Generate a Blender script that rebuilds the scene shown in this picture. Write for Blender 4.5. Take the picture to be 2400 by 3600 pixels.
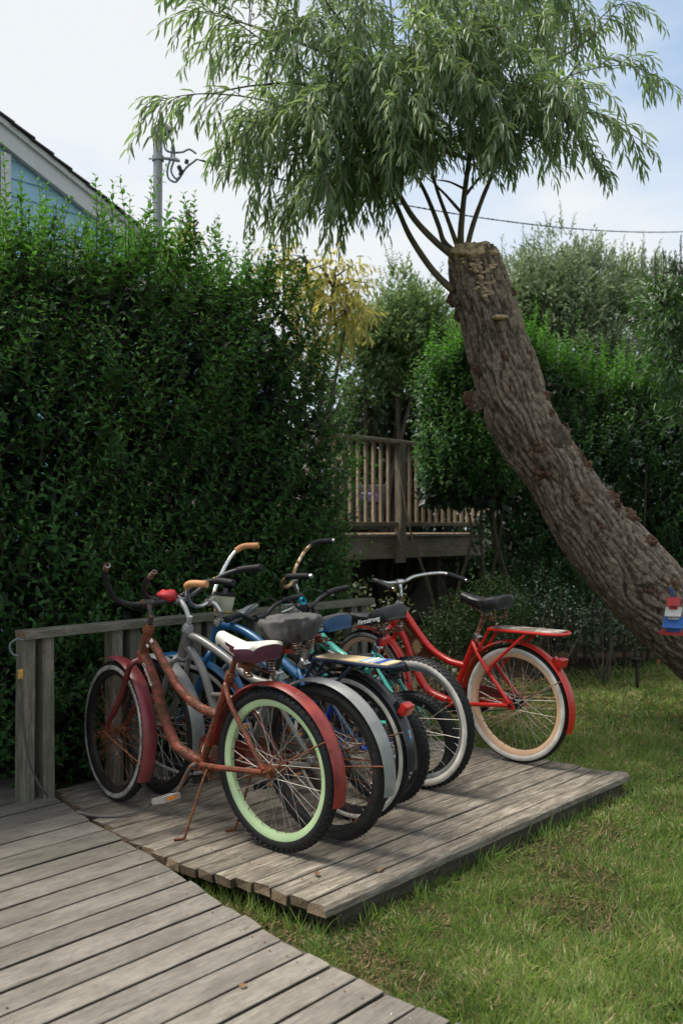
import bpy, math, random
import numpy as np
from mathutils import Vector, Matrix, noise as mnoise

for o in list(bpy.data.objects):
    bpy.data.objects.remove(o)
random.seed(7)
rng = np.random.default_rng(7)
SC = bpy.context.scene
COL = SC.collection
R_ = math.radians

# ------------------------------------------------------------------ camera
EYE = 1.33          # metres above the bike platform
FPX = 3350.0        # focal length in photograph pixels
CXP, CYP = 1200.0, 1855.0
cam = bpy.data.cameras.new('camera')
cam.sensor_fit = 'VERTICAL'
cam.sensor_height = 36.0
cam.sensor_width = 24.0
cam.lens = FPX / 3600 * 36
cam.shift_y = (CYP - 1800) / 3600
cam.clip_end = 2000
cam.clip_start = 0.05
cam.dof.use_dof = True
cam.dof.focus_distance = 4.5
cam.dof.aperture_fstop = 3.2
camo = bpy.data.objects.new('camera', cam)
camo.location = (0, 0, EYE)
camo.rotation_euler = (R_(90), 0, 0)
COL.objects.link(camo)
SC.camera = camo

# ------------------------------------------------------------------ sky, sun, exposure
SUN_EL, SUN_AZ = 64.0, -80.0      # azimuth from +Y towards +X
W = bpy.data.worlds.new('World')
SC.world = W
W.use_nodes = True
nt = W.node_tree
nt.nodes.clear()
n_out = nt.nodes.new('ShaderNodeOutputWorld')
n_bg = nt.nodes.new('ShaderNodeBackground')
n_sky = nt.nodes.new('ShaderNodeTexSky')
n_sky.sky_type = 'NISHITA'
n_sky.sun_disc = False
n_sky.sun_elevation = R_(SUN_EL)
n_sky.sun_rotation = R_(SUN_AZ)
n_sky.air_density = 1.0
n_sky.dust_density = 0.6
n_tc = nt.nodes.new('ShaderNodeTexCoord')
n_map = nt.nodes.new('ShaderNodeMapping')
n_map.inputs['Location'].default_value = (4.6, 1.38, 0.55)
n_map.inputs['Scale'].default_value = (1.0, 1.0, 2.2)
n_ns = nt.nodes.new('ShaderNodeTexNoise')
n_ns.inputs['Scale'].default_value = 1.7
n_ns.inputs['Detail'].default_value = 6
n_ns.inputs['Roughness'].default_value = 0.5
n_rp = nt.nodes.new('ShaderNodeValToRGB')
n_rp.color_ramp.elements[0].position = 0.36
n_rp.color_ramp.elements[0].color = (0.22, 0.22, 0.22, 1)
n_rp.color_ramp.elements[1].position = 0.54
n_rp.color_ramp.elements[1].color = (0.97, 0.97, 0.97, 1)
n_mx = nt.nodes.new('ShaderNodeMixRGB')
n_mx.inputs['Color2'].default_value = (4.75, 4.9, 5.0, 1)     # thin bright cloud
nt.links.new(n_tc.outputs['Generated'], n_map.inputs['Vector'])
nt.links.new(n_map.outputs['Vector'], n_ns.inputs['Vector'])
nt.links.new(n_ns.outputs['Fac'], n_rp.inputs['Fac'])
nt.links.new(n_rp.outputs['Color'], n_mx.inputs['Fac'])
n_tint = nt.nodes.new('ShaderNodeMixRGB'); n_tint.blend_type = 'MULTIPLY'; n_tint.inputs['Fac'].default_value = 1.0
n_tint.inputs['Color2'].default_value = (0.80, 1.02, 1.06, 1)
nt.links.new(n_sky.outputs['Color'], n_tint.inputs['Color1'])
nt.links.new(n_tint.outputs['Color'], n_mx.inputs['Color1'])
nt.links.new(n_mx.outputs['Color'], n_bg.inputs['Color'])
n_bg.inputs['Strength'].default_value = 0.1
nt.links.new(n_bg.outputs['Background'], n_out.inputs['Surface'])

sun = bpy.data.lights.new('sun', 'SUN')
sun.energy = 2.9
sun.angle = R_(24)
sun.color = (1.0, 0.94, 0.84)
suno = bpy.data.objects.new('sun', sun)
sd = Vector((math.sin(R_(SUN_AZ)) * math.cos(R_(SUN_EL)), math.cos(R_(SUN_AZ)) * math.cos(R_(SUN_EL)), math.sin(R_(SUN_EL))))
suno.rotation_euler = (-sd).to_track_quat('-Z', 'Y').to_euler()
suno.location = sd * 30
COL.objects.link(suno)

SC.view_settings.view_transform = 'Standard'
SC.view_settings.look = 'None'
SC.view_settings.gamma = 1.0
SC.view_settings.exposure = 0.92
SC.view_settings.use_curve_mapping = False
SC.render.engine = 'CYCLES'
SC.cycles.max_bounces = 5
SC.cycles.diffuse_bounces = 2
SC.cycles.adaptive_threshold = 0.02
SC.cycles.glossy_bounces = 2
SC.cycles.transmission_bounces = 2
SC.cycles.transparent_max_bounces = 4
SC.cycles.use_denoising = True
SC.cycles.caustics_reflective = False
SC.cycles.caustics_refractive = False

# ------------------------------------------------------------------ helpers
def at(x, y, depth):
    """photograph pixel + depth -> world point (measuring aid)"""
    return Vector(((x - CXP) / FPX * depth, depth, EYE - (y - CYP) / FPX * depth))

def ground(x, y, z=0.0):
    d = FPX * (EYE - z) / (y - CYP)
    return Vector(((x - CXP) / FPX * d, d, z))

def tag(o, label=None, cat=None, group=None, kind=None):
    if label: o['label'] = label
    if cat: o['category'] = cat
    if group: o['group'] = group
    if kind: o['kind'] = kind
    return o

def empty(name, loc=(0, 0, 0), rot=(0, 0, 0), parent=None):
    o = bpy.data.objects.new(name, None)
    o.empty_display_size = 0.05
    COL.objects.link(o)
    o.location = loc
    o.rotation_euler = rot
    if parent: o.parent = parent
    return o

def link_mesh(name, me, parent=None, loc=None, rot=None):
    o = bpy.data.objects.new(name, me)
    COL.objects.link(o)
    if parent: o.parent = parent
    if loc is not None: o.location = loc
    if rot is not None: o.rotation_euler = rot
    return o

def catmull(pts, k=6, closed=False):
    P = [Vector(p) for p in pts]
    n = len(P)
    out = []
    rngi = range(n if closed else n - 1)
    for i in rngi:
        if closed:
            p0, p1, p2, p3 = P[(i - 1) % n], P[i], P[(i + 1) % n], P[(i + 2) % n]
        else:
            p1, p2 = P[i], P[i + 1]
            p0 = P[i - 1] if i > 0 else p1 * 2 - p2
            p3 = P[i + 2] if i + 2 < n else p2 * 2 - p1
        for j in range(k):
            t = j / k
            out.append(0.5 * ((2 * p1) + (p2 - p0) * t + (2 * p0 - 5 * p1 + 4 * p2 - p3) * t * t + (3 * p1 - p0 - 3 * p2 + p3) * t ** 3))
    if not closed: out.append(P[-1].copy())
    return out

class MB:
    def __init__(self):
        self.v = []; self.f = []; self.m = []
    def add(self, verts, faces, mi=0, M=None):
        b = len(self.v)
        for p in verts:
            p = Vector(p)
            self.v.append(tuple(M @ p) if M is not None else tuple(p))
        for f in faces:
            self.f.append([i + b for i in f]); self.m.append(mi)
        return self
    def box(self, c, s, mi=0, M=None, taper=1.0):
        x, y, z = s[0] / 2, s[1] / 2, s[2] / 2
        vs = [(c[0] + a * x * (taper if d > 0 else 1), c[1] + b * y * (taper if d > 0 else 1), c[2] + d * z) for d in (-1, 1) for b in (-1, 1) for a in (-1, 1)]
        return self.add(vs, [(0, 2, 3, 1), (4, 5, 7, 6), (0, 1, 5, 4), (2, 6, 7, 3), (0, 4, 6, 2), (1, 3, 7, 5)], mi, M)
    def tube(self, pts, r, n=8, mi=0, cap=True, closed=False, M=None, flat=1.0):
        P = [Vector(p) for p in pts]
        N = len(P)
        if not hasattr(r, '__len__'): r = [r] * N
        T = []
        for i in range(N):
            a = P[(i - 1) % N] if (closed or i > 0) else P[i]
            b = P[(i + 1) % N] if (closed or i < N - 1) else P[i]
            d = b - a
            T.append(d.normalized() if d.length > 1e-9 else Vector((0, 0, 1)))
        up = Vector((0, 0, 1)) if abs(T[0].z) < 0.9 else Vector((1, 0, 0))
        X = T[0].cross(up).normalized()
        vs = []
        for i in range(N):
            X = (X - T[i] * X.dot(T[i]))
            X = X.normalized() if X.length > 1e-9 else T[i].orthogonal().normalized()
            Y = T[i].cross(X)
            for k in range(n):
                a = 2 * math.pi * k / n
                vs.append(P[i] + X * (math.cos(a) * r[i]) + Y * (math.sin(a) * r[i] * flat))
        fs = []
        for i in range(N if closed else N - 1):
            j = (i + 1) % N
            for k in range(n):
                l = (k + 1) % n
                fs.append((i * n + k, i * n + l, j * n + l, j * n + k))
        if cap and not closed:
            fs.append(tuple(range(n))[::-1]); fs.append(tuple(range((N - 1) * n, N * n)))
        return self.add(vs, fs, mi, M)
    def lathe(self, prof, n=24, mi=0, M=None, closed=False, a0=0.0, a1=None, mis=None):
        """prof: (r, h) list turned about local Y"""
        full = a1 is None
        if full: a1 = a0 + 2 * math.pi
        k = len(prof)
        na = n if full else n + 1
        vs = []
        for i in range(na):
            a = a0 + (a1 - a0) * i / n
            for r, h in prof:
                vs.append((r * math.cos(a), h, r * math.sin(a)))
        base = len(self.v)
        self.add(vs, [], 0, M)
        for i in range(n):
            j = (i + 1) % na
            for q in range(k if closed else k - 1):
                p = (q + 1) % k
                self.f.append([base + i * k + q, base + i * k + p, base + j * k + p, base + j * k + q])
                self.m.append(mis[q] if mis else mi)
        return self
    def mesh(self, name, mats, smooth=True, angle=40):
        me = bpy.data.meshes.new(name)
        me.from_pydata(self.v, [], self.f)
        for m in mats: me.materials.append(m)
        if len(mats) > 1: me.polygons.foreach_set('material_index', self.m)
        if smooth:
            me.polygons.foreach_set('use_smooth', [True] * len(me.polygons))
            me.update()
            me.set_sharp_from_angle(angle=R_(angle))
        me.update()
        return me
    def build(self, name, mats, parent=None, smooth=True, angle=40, loc=None, rot=None):
        if not isinstance(mats, (list, tuple)): mats = [mats]
        return link_mesh(name, self.mesh(name, mats, smooth, angle), parent, loc, rot)

# ------------------------------------------------------------------ materials
MATS = {}
def new_mat(name):
    m = bpy.data.materials.new(name)
    m.use_nodes = True
    n = m.node_tree
    b = n.nodes['Principled BSDF']
    MATS[name] = m
    return m, n, b

def N_(n, t, **kw):
    x = n.nodes.new(t)
    for k, v in kw.items():
        if k in x.inputs.keys() if hasattr(x.inputs, 'keys') else False:
            x.inputs[k].default_value = v
        else:
            setattr(x, k, v)
    return x

def c4(c): return (c[0], c[1], c[2], 1)

def ramp(n, fac, stops):
    r = n.nodes.new('ShaderNodeValToRGB')
    e = r.color_ramp.elements
    while len(e) < len(stops): e.new(0.5)
    for i, (p, c) in enumerate(stops):
        e[i].position = p
        e[i].color = c4(c) if hasattr(c, '__len__') else (c, c, c, 1)
    n.links.new(fac, r.inputs['Fac'])
    return r.outputs['Color']

def noise(n, scale, detail=4, rough=0.55, vec=None, coord='Object', stretch=None, dist=0.0):
    t = n.nodes.new('ShaderNodeTexNoise')
    t.inputs['Scale'].default_value = scale
    t.inputs['Detail'].default_value = detail
    t.inputs['Roughness'].default_value = rough
    t.inputs['Distortion'].default_value = dist
    if vec is None:
        tc = n.nodes.new('ShaderNodeTexCoord')
        vec = tc.outputs[coord]
    if stretch:
        mp = n.nodes.new('ShaderNodeMapping')
        mp.inputs['Scale'].default_value = stretch
        n.links.new(vec, mp.inputs['Vector'])
        vec = mp.outputs['Vector']
    n.links.new(vec, t.inputs['Vector'])
    return t.outputs['Fac']

def mixc(n, fac, a, b, mode='MIX'):
    m = n.nodes.new('ShaderNodeMixRGB')
    m.blend_type = mode
    for s, v in (('Fac', fac), ('Color1', a), ('Color2', b)):
        if hasattr(v, 'is_output') or isinstance(v, bpy.types.NodeSocket): n.links.new(v, m.inputs[s])
        elif s == 'Fac': m.inputs[s].default_value = v
        else: m.inputs[s].default_value = c4(v) if hasattr(v, '__len__') else (v, v, v, 1)
    return m.outputs['Color']

def bump(n, b, h, strength=0.3, dist=0.01):
    x = n.nodes.new('ShaderNodeBump')
    x.inputs['Strength'].default_value = strength
    x.inputs['Distance'].default_value = dist
    n.links.new(h, x.inputs['Height'])
    n.links.new(x.outputs['Normal'], b.inputs['Normal'])

def plain(name, col, rough=0.5, metal=0.0, var=0.2, scale=30, bmp=0.0, coat=0.0, spec=0.5, dirt=None, dirt_amt=0.35):
    m, n, b = new_mat(name)
    f = noise(n, scale, 5)
    lo = tuple(c * (1 - var) for c in col); hi = tuple(min(1, c * (1 + var)) for c in col)
    c = ramp(n, f, [(0.3, lo), (0.7, hi)])
    if dirt:
        f2 = noise(n, scale * 0.6, 8, 0.7)
        k = ramp(n, f2, [(0.62 - dirt_amt * 0.3, 0.0), (0.78 - dirt_amt * 0.3, 1.0)])
        c = mixc(n, k, c, dirt)
    n.links.new(c, b.inputs['Base Color'])
    rr = ramp(n, f, [(0.3, max(0.03, rough - 0.08)), (0.7, min(1, rough + 0.1))])
    n.links.new(rr, b.inputs['Roughness'])
    b.inputs['Metallic'].default_value = metal
    b.inputs['Specular IOR Level'].default_value = spec
    b.inputs['Coat Weight'].default_value = coat
    b.inputs['Coat Roughness'].default_value = 0.25
    if bmp: bump(n, b, f, bmp, 0.003)
    return m

def rusty(name, paint, amount, rough=0.4, metal=0.0, rust=(0.16, 0.052, 0.018), scale=22, fade=None, coat=0.0):
    """paint or chrome with patches of rust, chips and sun-faded areas"""
    m, n, b = new_mat(name)
    big = noise(n, scale * 0.35, 3)
    fine = noise(n, scale * 2.6, 8, 0.75)
    mid = noise(n, scale, 6, 0.65)
    c = ramp(n, big, [(0.35, tuple(x * 0.75 for x in paint)), (0.65, fade if fade else tuple(min(1, x * 1.15) for x in paint))])
    add = n.nodes.new('ShaderNodeMath'); add.operation = 'MULTIPLY_ADD'
    n.links.new(fine, add.inputs[0]); add.inputs[1].default_value = 0.55
    n.links.new(mid, add.inputs[2])
    t = 1.03 - amount * 0.35
    k = ramp(n, add.outputs[0], [(max(0.0, t - 0.045), 0.0), (min(1, t + 0.03), 1.0)])
    rc = ramp(n, fine, [(0.3, tuple(x * 0.35 for x in rust)), (0.55, rust), (0.75, (rust[0] * 2.1, rust[1] * 1.9, rust[2] * 1.5))])
    col = mixc(n, k, c, rc)
    n.links.new(col, b.inputs['Base Color'])
    rr = mixc(n, k, rough, 0.85)
    n.links.new(rr, b.inputs['Roughness'])
    if metal:
        mm = mixc(n, k, metal, 0.1)
        n.links.new(mm, b.inputs['Metallic'])
    b.inputs['Coat Weight'].default_value = coat
    b.inputs['Coat Roughness'].default_value = 0.2
    bump(n, b, k, 0.25, 0.001)
    return m

def wood(name, dark, mid, light, stretch=(2.6, 26, 26), green=None, rough=0.85, bmp=0.55, stain=0.5, speck=0.5):
    """weathered timber: grain along local X, per-piece tone"""
    m, n, b = new_mat(name)
    tc = n.nodes.new('ShaderNodeTexCoord')
    oi = n.nodes.new('ShaderNodeObjectInfo')
    sc = n.nodes.new('ShaderNodeVectorMath'); sc.operation = 'SCALE'
    cmb = n.nodes.new('ShaderNodeCombineXYZ')
    for k in range(3): n.links.new(oi.outputs['Random'], cmb.inputs[k])
    n.links.new(cmb.outputs[0], sc.inputs[0]); sc.inputs['Scale'].default_value = 37.0
    ad = n.nodes.new('ShaderNodeVectorMath'); ad.operation = 'ADD'
    n.links.new(tc.outputs['Object'], ad.inputs[0]); n.links.new(sc.outputs[0], ad.inputs[1])
    v = ad.outputs[0]
    g = noise(n, 3.0, 8, 0.62, v, stretch=stretch, dist=0.35)
    fine = noise(n, 9.0, 6, 0.7, v, stretch=(stretch[0] * 0.6, stretch[1] * 2, stretch[2] * 2))
    blot = noise(n, 5.0, 4, 0.6, v, stretch=(0.9, 2.0, 2.0))
    c = ramp(n, g, [(0.28, dark), (0.47, mid), (0.66, light)])
    ck = ramp(n, fine, [(0.30, 0.30), (0.42, 1.0)])
    c = mixc(n, 0.55, c, ck, 'MULTIPLY')
    bl = ramp(n, blot, [(0.35, tuple(0.72 * x for x in (1, 0.97, 0.92))), (0.62, (1.12, 1.1, 1.06))])
    c = mixc(n, stain, c, bl, 'MULTIPLY')
    sp = ramp(n, noise(n, 70, 3, 0.7, v, stretch=(0.45, 1.0, 1.0)), [(0.30, 0.62), (0.5, 1.0), (0.7, 1.22)])
    c = mixc(n, speck, c, sp, 'MULTIPLY')
    crk = ramp(n, noise(n, 4.2, 3, 0.5, v, stretch=(0.5, 17, 17), dist=0.6), [(0.495, 1.0), (0.505, 0.42), (0.515, 1.0)])
    c = mixc(n, 0.55, c, crk, 'MULTIPLY')
    kv = n.nodes.new('ShaderNodeTexVoronoi'); kv.inputs['Scale'].default_value = 3.0
    kmp = n.nodes.new('ShaderNodeMapping'); kmp.inputs['Scale'].default_value = (0.75, 2.6, 2.6)
    n.links.new(v, kmp.inputs['Vector']); n.links.new(kmp.outputs[0], kv.inputs['Vector'])
    kn = ramp(n, kv.outputs['Distance'], [(0.035, 0.40), (0.075, 1.0)])
    c = mixc(n, 0.8, c, kn, 'MULTIPLY')
    if green:
        gk = ramp(n, noise(n, 4.0, 5, 0.6, v), [(0.42, 0.0), (0.68, 0.8)])
        c = mixc(n, gk, c, green)
    tone = ramp(n, oi.outputs['Random'], [(0.0, (0.80, 0.79, 0.77)), (0.5, (1.0, 0.99, 0.97)), (1.0, (1.16, 1.14, 1.10))])
    c = mixc(n, 1.0, c, tone, 'MULTIPLY')
    n.links.new(c, b.inputs['Base Color'])
    b.inputs['Roughness'].default_value = rough
    b.inputs['Specular IOR Level'].default_value = 0.25
    hm = n.nodes.new('ShaderNodeMath'); hm.operation = 'ADD'
    n.links.new(g, hm.inputs[0]); n.links.new(ck, hm.inputs[1])
    bump(n, b, hm.outputs[0], bmp, 0.003)
    return m

def leafmat(name, dark, mid, light, rough=0.4, trans=0.3, tcol=None, back=None, spec=0.5):
    """foliage; colour varies leaf by leaf through the point attribute 'lv'"""
    m, n, b = new_mat(name)
    a = n.nodes.new('ShaderNodeAttribute'); a.attribute_name = 'lv'
    c = ramp(n, a.outputs['Fac'], [(0.0, dark), (0.55, mid), (1.0, light)])
    if back:
        ge = n.nodes.new('ShaderNodeNewGeometry')
        c = mixc(n, ge.outputs['Backfacing'], c, back)
    n.links.new(c, b.inputs['Base Color'])
    b.inputs['Roughness'].default_value = rough
    b.inputs['Specular IOR Level'].default_value = spec
    t = n.nodes.new('ShaderNodeBsdfTranslucent')
    tc = tcol if tcol else (mid[0] * 1.6, mid[1] * 1.7, mid[2] * 0.7)
    tn = ramp(n, a.outputs['Fac'], [(0.0, tuple(x * 0.7 for x in tc)), (1.0, tuple(min(1, x * 1.5) for x in tc))])
    n.links.new(tn, t.inputs['Color'])
    mx = n.nodes.new('ShaderNodeMixShader')
    mx.inputs['Fac'].default_value = trans
    n.links.new(b.outputs[0], mx.inputs[1]); n.links.new(t.outputs[0], mx.inputs[2])
    n.links.new(mx.outputs[0], n.nodes['Material Output'].inputs['Surface'])
    return m

def emis(*a): pass

M_bw = wood('boardwalk_timber', (0.150, 0.138, 0.124), (0.187, 0.173, 0.156), (0.222, 0.207, 0.187), stain=0.85)
M_pl = wood('platform_timber', (0.095, 0.083, 0.069), (0.17, 0.150, 0.126), (0.31, 0.28, 0.24), stain=0.85)
M_end = plain('end_grain', (0.20, 0.14, 0.085), 0.9, var=0.5, scale=120, bmp=0.8)
M_fence = wood('railing_timber', (0.085, 0.078, 0.062), (0.17, 0.158, 0.13), (0.27, 0.25, 0.205), green=(0.12, 0.135, 0.09))
M_deck = wood('deck_timber', (0.13, 0.115, 0.085), (0.22, 0.195, 0.15), (0.33, 0.29, 0.225))
M_deckp = wood('deck_pale_timber', (0.26, 0.19, 0.13), (0.40, 0.31, 0.225), (0.52, 0.42, 0.32))
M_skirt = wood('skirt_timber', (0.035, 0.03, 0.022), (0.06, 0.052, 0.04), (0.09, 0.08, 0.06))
M_rub = plain('black_rubber', (0.012, 0.012, 0.013), 0.62, var=0.35, scale=40, bmp=0.15, spec=0.35)
M_rubd = plain('dusty_rubber', (0.022, 0.021, 0.02), 0.8, var=0.45, scale=18, bmp=0.2, spec=0.25)
M_ww = plain('old_whitewall', (0.60, 0.575, 0.52), 0.6, var=0.2, scale=14, dirt=(0.20, 0.18, 0.15), dirt_amt=0.2)
M_wwg = plain('grey_whitewall', (0.34, 0.325, 0.29), 0.7, var=0.3, scale=16, dirt=(0.12, 0.11, 0.095), dirt_amt=0.55)
M_chrome = plain('dull_chrome', (0.62, 0.61, 0.59), 0.28, metal=1.0, var=0.2, scale=40)
M_spoke = plain('spoke_steel', (0.40, 0.37, 0.335), 0.5, metal=0.5, var=0.3, scale=30)
M_spoker = rusty('rusty_spoke', (0.5, 0.46, 0.42), 1.05, 0.5, metal=0.6)
M_rchrome = rusty('rusted_chrome', (0.52, 0.50, 0.47), 0.82, 0.35, metal=0.9, scale=35)
M_rust = rusty('rusted_steel', (0.16, 0.10, 0.07), 1.25, 0.7, metal=0.0)
M_black = plain('black_enamel', (0.014, 0.014, 0.015), 0.38, var=0.3, scale=30)
M_blackm = plain('black_vinyl', (0.016, 0.016, 0.018), 0.42, var=0.3, scale=24, bmp=0.1)
M_white = plain('white_lettering', (0.75, 0.74, 0.70), 0.5, var=0.12, scale=60)
M_lens = plain('red_reflector', (0.48, 0.018, 0.012), 0.18, var=0.2, scale=60, coat=0.6)
M_ylens = plain('amber_reflector', (0.75, 0.27, 0.02), 0.25, var=0.2, scale=60)
M_clear = plain('clear_reflector', (0.62, 0.63, 0.62), 0.2, var=0.2, scale=80)
M_tan = plain('tan_rubber_grip', (0.50, 0.235, 0.095), 0.6, var=0.15, scale=50, bmp=0.2)
M_straw = plain('dry_stalks', (0.28, 0.19, 0.09), 0.9, var=0.4, scale=20)

def text_mesh(body, size, shear=0.3, ext=0.0004, bold=0.0, spacing=1.0):
    cu = bpy.data.curves.new('lettering', 'FONT')
    cu.body = body; cu.size = size; cu.shear = shear; cu.extrude = ext; cu.offset = bold
    cu.align_x = 'CENTER'; cu.align_y = 'CENTER'; cu.space_character = spacing
    ob = bpy.data.objects.new('lettering_tmp', cu)
    COL.objects.link(ob)
    dg = bpy.context.evaluated_depsgraph_get()
    me = bpy.data.meshes.new_from_object(ob.evaluated_get(dg))
    bpy.data.objects.remove(ob)
    bpy.data.curves.remove(cu)
    return me

def put_text(body, size, pos, xdir, normal, mat, parent, shear=0.3, bold=0.0, name='lettering'):
    me = text_mesh(body, size, shear, bold=bold)
    me.materials.clear(); me.materials.append(mat)
    x = Vector(xdir).normalized(); z = Vector(normal).normalized(); y = z.cross(x).normalized(); x = y.cross(z)
    Mx = Matrix((x, y, z)).transposed().to_4x4()
    Mx.translation = Vector(pos)
    me.transform(Mx)
    return link_mesh(name, me, parent)

# ------------------------------------------------------------------ leaves (numpy)
LEAF_FULL = (np.array([[0, 0, 0], [.3, .42, .07], [.3, 0, 0], [.3, -.42, .07], [.68, .36, .03], [.68, 0, -.05], [.68, -.36, .03], [1, 0, -.16]], float),
             [(0, 2, 1), (0, 3, 2), (1, 2, 5, 4), (2, 3, 6, 5), (4, 5, 7), (5, 6, 7)])
LEAF_LANCE = (np.array([[0, 0, 0], [.35, .5, .05], [.35, -.5, .05], [.72, .32, -.05], [.72, -.32, -.05], [1, 0, -.2], [.35, 0, 0]], float),
              [(0, 6, 1), (0, 2, 6), (1, 6, 5, 3), (6, 2, 4, 5)])
LEAF_SIMPLE = (np.array([[0, 0, 0], [.45, .45, .06], [.45, -.45, .06], [1, 0, -.08]], float), [(0, 2, 3), (0, 3, 1)])
BLADE = (np.array([[0, .5, 0], [0, -.5, 0], [.55, .36, .06], [.55, -.36, .06], [1, 0, .24]], float), [(0, 1, 3, 2), (2, 3, 4)])

def nrm(a):
    return a / np.maximum(np.linalg.norm(a, axis=1, keepdims=True), 1e-9)

def leaf_mesh(name, P, D, Nn, L, Wd, lv, mat, tmpl=LEAF_FULL):
    P = np.asarray(P, float); D = nrm(np.asarray(D, float)); Nn = np.asarray(Nn, float)
    Y = nrm(np.cross(Nn, D)); Z = np.cross(D, Y)
    T, F = tmpl
    L = np.asarray(L, float)[:, None, None]; Wd = np.asarray(Wd, float)[:, None, None]
    V = (P[:, None, :] + D[:, None, :] * (T[None, :, 0:1] * L) + Y[:, None, :] * (T[None, :, 1:2] * Wd) + Z[:, None, :] * (T[None, :, 2:3] * L))
    n, k = len(P), len(T)
    V = V.reshape(-1, 3)
    me = bpy.data.meshes.new(name)
    me.vertices.add(n * k)
    me.vertices.foreach_set('co', V.ravel())
    sizes = [len(f) for f in F]
    flat = np.concatenate([np.array(f) for f in F])
    loops = (flat[None, :] + (np.arange(n) * k)[:, None]).ravel()
    me.loops.add(len(loops))
    me.loops.foreach_set('vertex_index', loops.astype(np.int32))
    tot = np.tile(np.array(sizes), n)
    st = np.concatenate([[0], np.cumsum(tot)[:-1]])
    me.polygons.add(len(tot))
    me.polygons.foreach_set('loop_start', st.astype(np.int32))
    me.polygons.foreach_set('loop_total', tot.astype(np.int32))
    me.polygons.foreach_set('use_smooth', np.ones(len(tot), bool))
    at_ = me.attributes.new('lv', 'FLOAT', 'POINT')
    at_.data.foreach_set('value', np.repeat(np.asarray(lv, float), k))
    me.materials.append(mat)
    me.update(); me.validate()
    return me

class Foliage:
    def __init__(self):
        self.P = []; self.D = []; self.N = []; self.L = []; self.W = []; self.V = []
    def add(self, p, d, n, l, w, v):
        self.P.append(tuple(p)); self.D.append(tuple(d)); self.N.append(tuple(n)); self.L.append(l); self.W.append(w); self.V.append(v)
    def build(self, name, mat, parent, tmpl=LEAF_FULL, kind='stuff'):
        me = leaf_mesh(name, self.P, self.D, self.N, self.L, self.W, self.V, mat, tmpl)
        o = link_mesh(name, me, parent)
        if kind: o['kind'] = kind
        return o

def rv(s=1.0):
    return Vector((random.gauss(0, s), random.gauss(0, s), random.gauss(0, s)))

# ================================================================== the setting
UANG = R_(48.5)
U = Vector((math.cos(UANG), math.sin(UANG), 0)); V = Vector((-math.sin(UANG), math.cos(UANG), 0))
CORNER = Vector((-0.052, 3.335, 0))
def PW(a, b, z=0.0):
    return CORNER + U * a + V * b + Vector((0, 0, z))
GZ = -0.105          # lawn level

# ---- ground sheet
def build_ground():
    m, n, b = new_mat('soil_and_turf')
    f = noise(n, 1.1, 5, 0.6, coord='Object'); f2 = noise(n, 26, 8, 0.75, coord='Object')
    c = ramp(n, f2, [(0.30, (0.022, 0.017, 0.011)), (0.55, (0.055, 0.052, 0.024)), (0.75, (0.11, 0.088, 0.05))])
    g = ramp(n, f2, [(0.30, (0.018, 0.026, 0.009)), (0.6, (0.05, 0.068, 0.02)), (0.8, (0.12, 0.11, 0.05))])
    k = ramp(n, f, [(0.36, 0.25), (0.62, 1.0)])
    # bare soil and leaf litter beyond the platform, under the shrubs
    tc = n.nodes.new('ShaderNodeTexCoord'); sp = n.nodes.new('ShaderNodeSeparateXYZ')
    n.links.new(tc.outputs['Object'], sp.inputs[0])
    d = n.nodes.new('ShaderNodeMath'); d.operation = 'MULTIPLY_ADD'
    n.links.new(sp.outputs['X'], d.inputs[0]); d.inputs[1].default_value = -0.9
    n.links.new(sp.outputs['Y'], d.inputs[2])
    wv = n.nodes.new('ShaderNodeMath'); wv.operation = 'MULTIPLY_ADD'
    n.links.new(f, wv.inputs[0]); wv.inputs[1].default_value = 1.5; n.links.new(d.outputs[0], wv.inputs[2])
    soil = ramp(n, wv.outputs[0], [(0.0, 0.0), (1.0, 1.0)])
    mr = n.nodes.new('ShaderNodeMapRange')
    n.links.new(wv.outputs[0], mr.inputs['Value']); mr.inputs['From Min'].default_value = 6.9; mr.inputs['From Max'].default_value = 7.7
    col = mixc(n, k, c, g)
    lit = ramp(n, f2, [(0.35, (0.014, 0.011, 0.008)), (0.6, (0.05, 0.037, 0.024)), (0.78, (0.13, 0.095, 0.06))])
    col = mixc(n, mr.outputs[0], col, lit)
    n.links.new(col, b.inputs['Base Color'])
    b.inputs['Roughness'].default_value = 0.95
    b.inputs['Specular IOR Level'].default_value = 0.1
    bump(n, b, f2, 0.9, 0.03)
    mb = MB()
    xs = [-300, -60, -20, -8, -4, -2, 0, 2, 4, 8, 20, 60, 300]
    ys = [-60, -10, 0, 2, 4, 6, 8, 10, 14, 20, 40, 120, 600]
    vs = [(x, y, GZ - 0.004) for y in ys for x in xs]
    k = len(xs)
    mb.add(vs, [(j * k + i, j * k + i + 1, (j + 1) * k + i + 1, (j + 1) * k + i) for j in range(len(ys) - 1) for i in range(k - 1)])
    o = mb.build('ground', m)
    tag(o, 'lawn soil and leaf litter ground', kind='structure')
build_ground()

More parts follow.
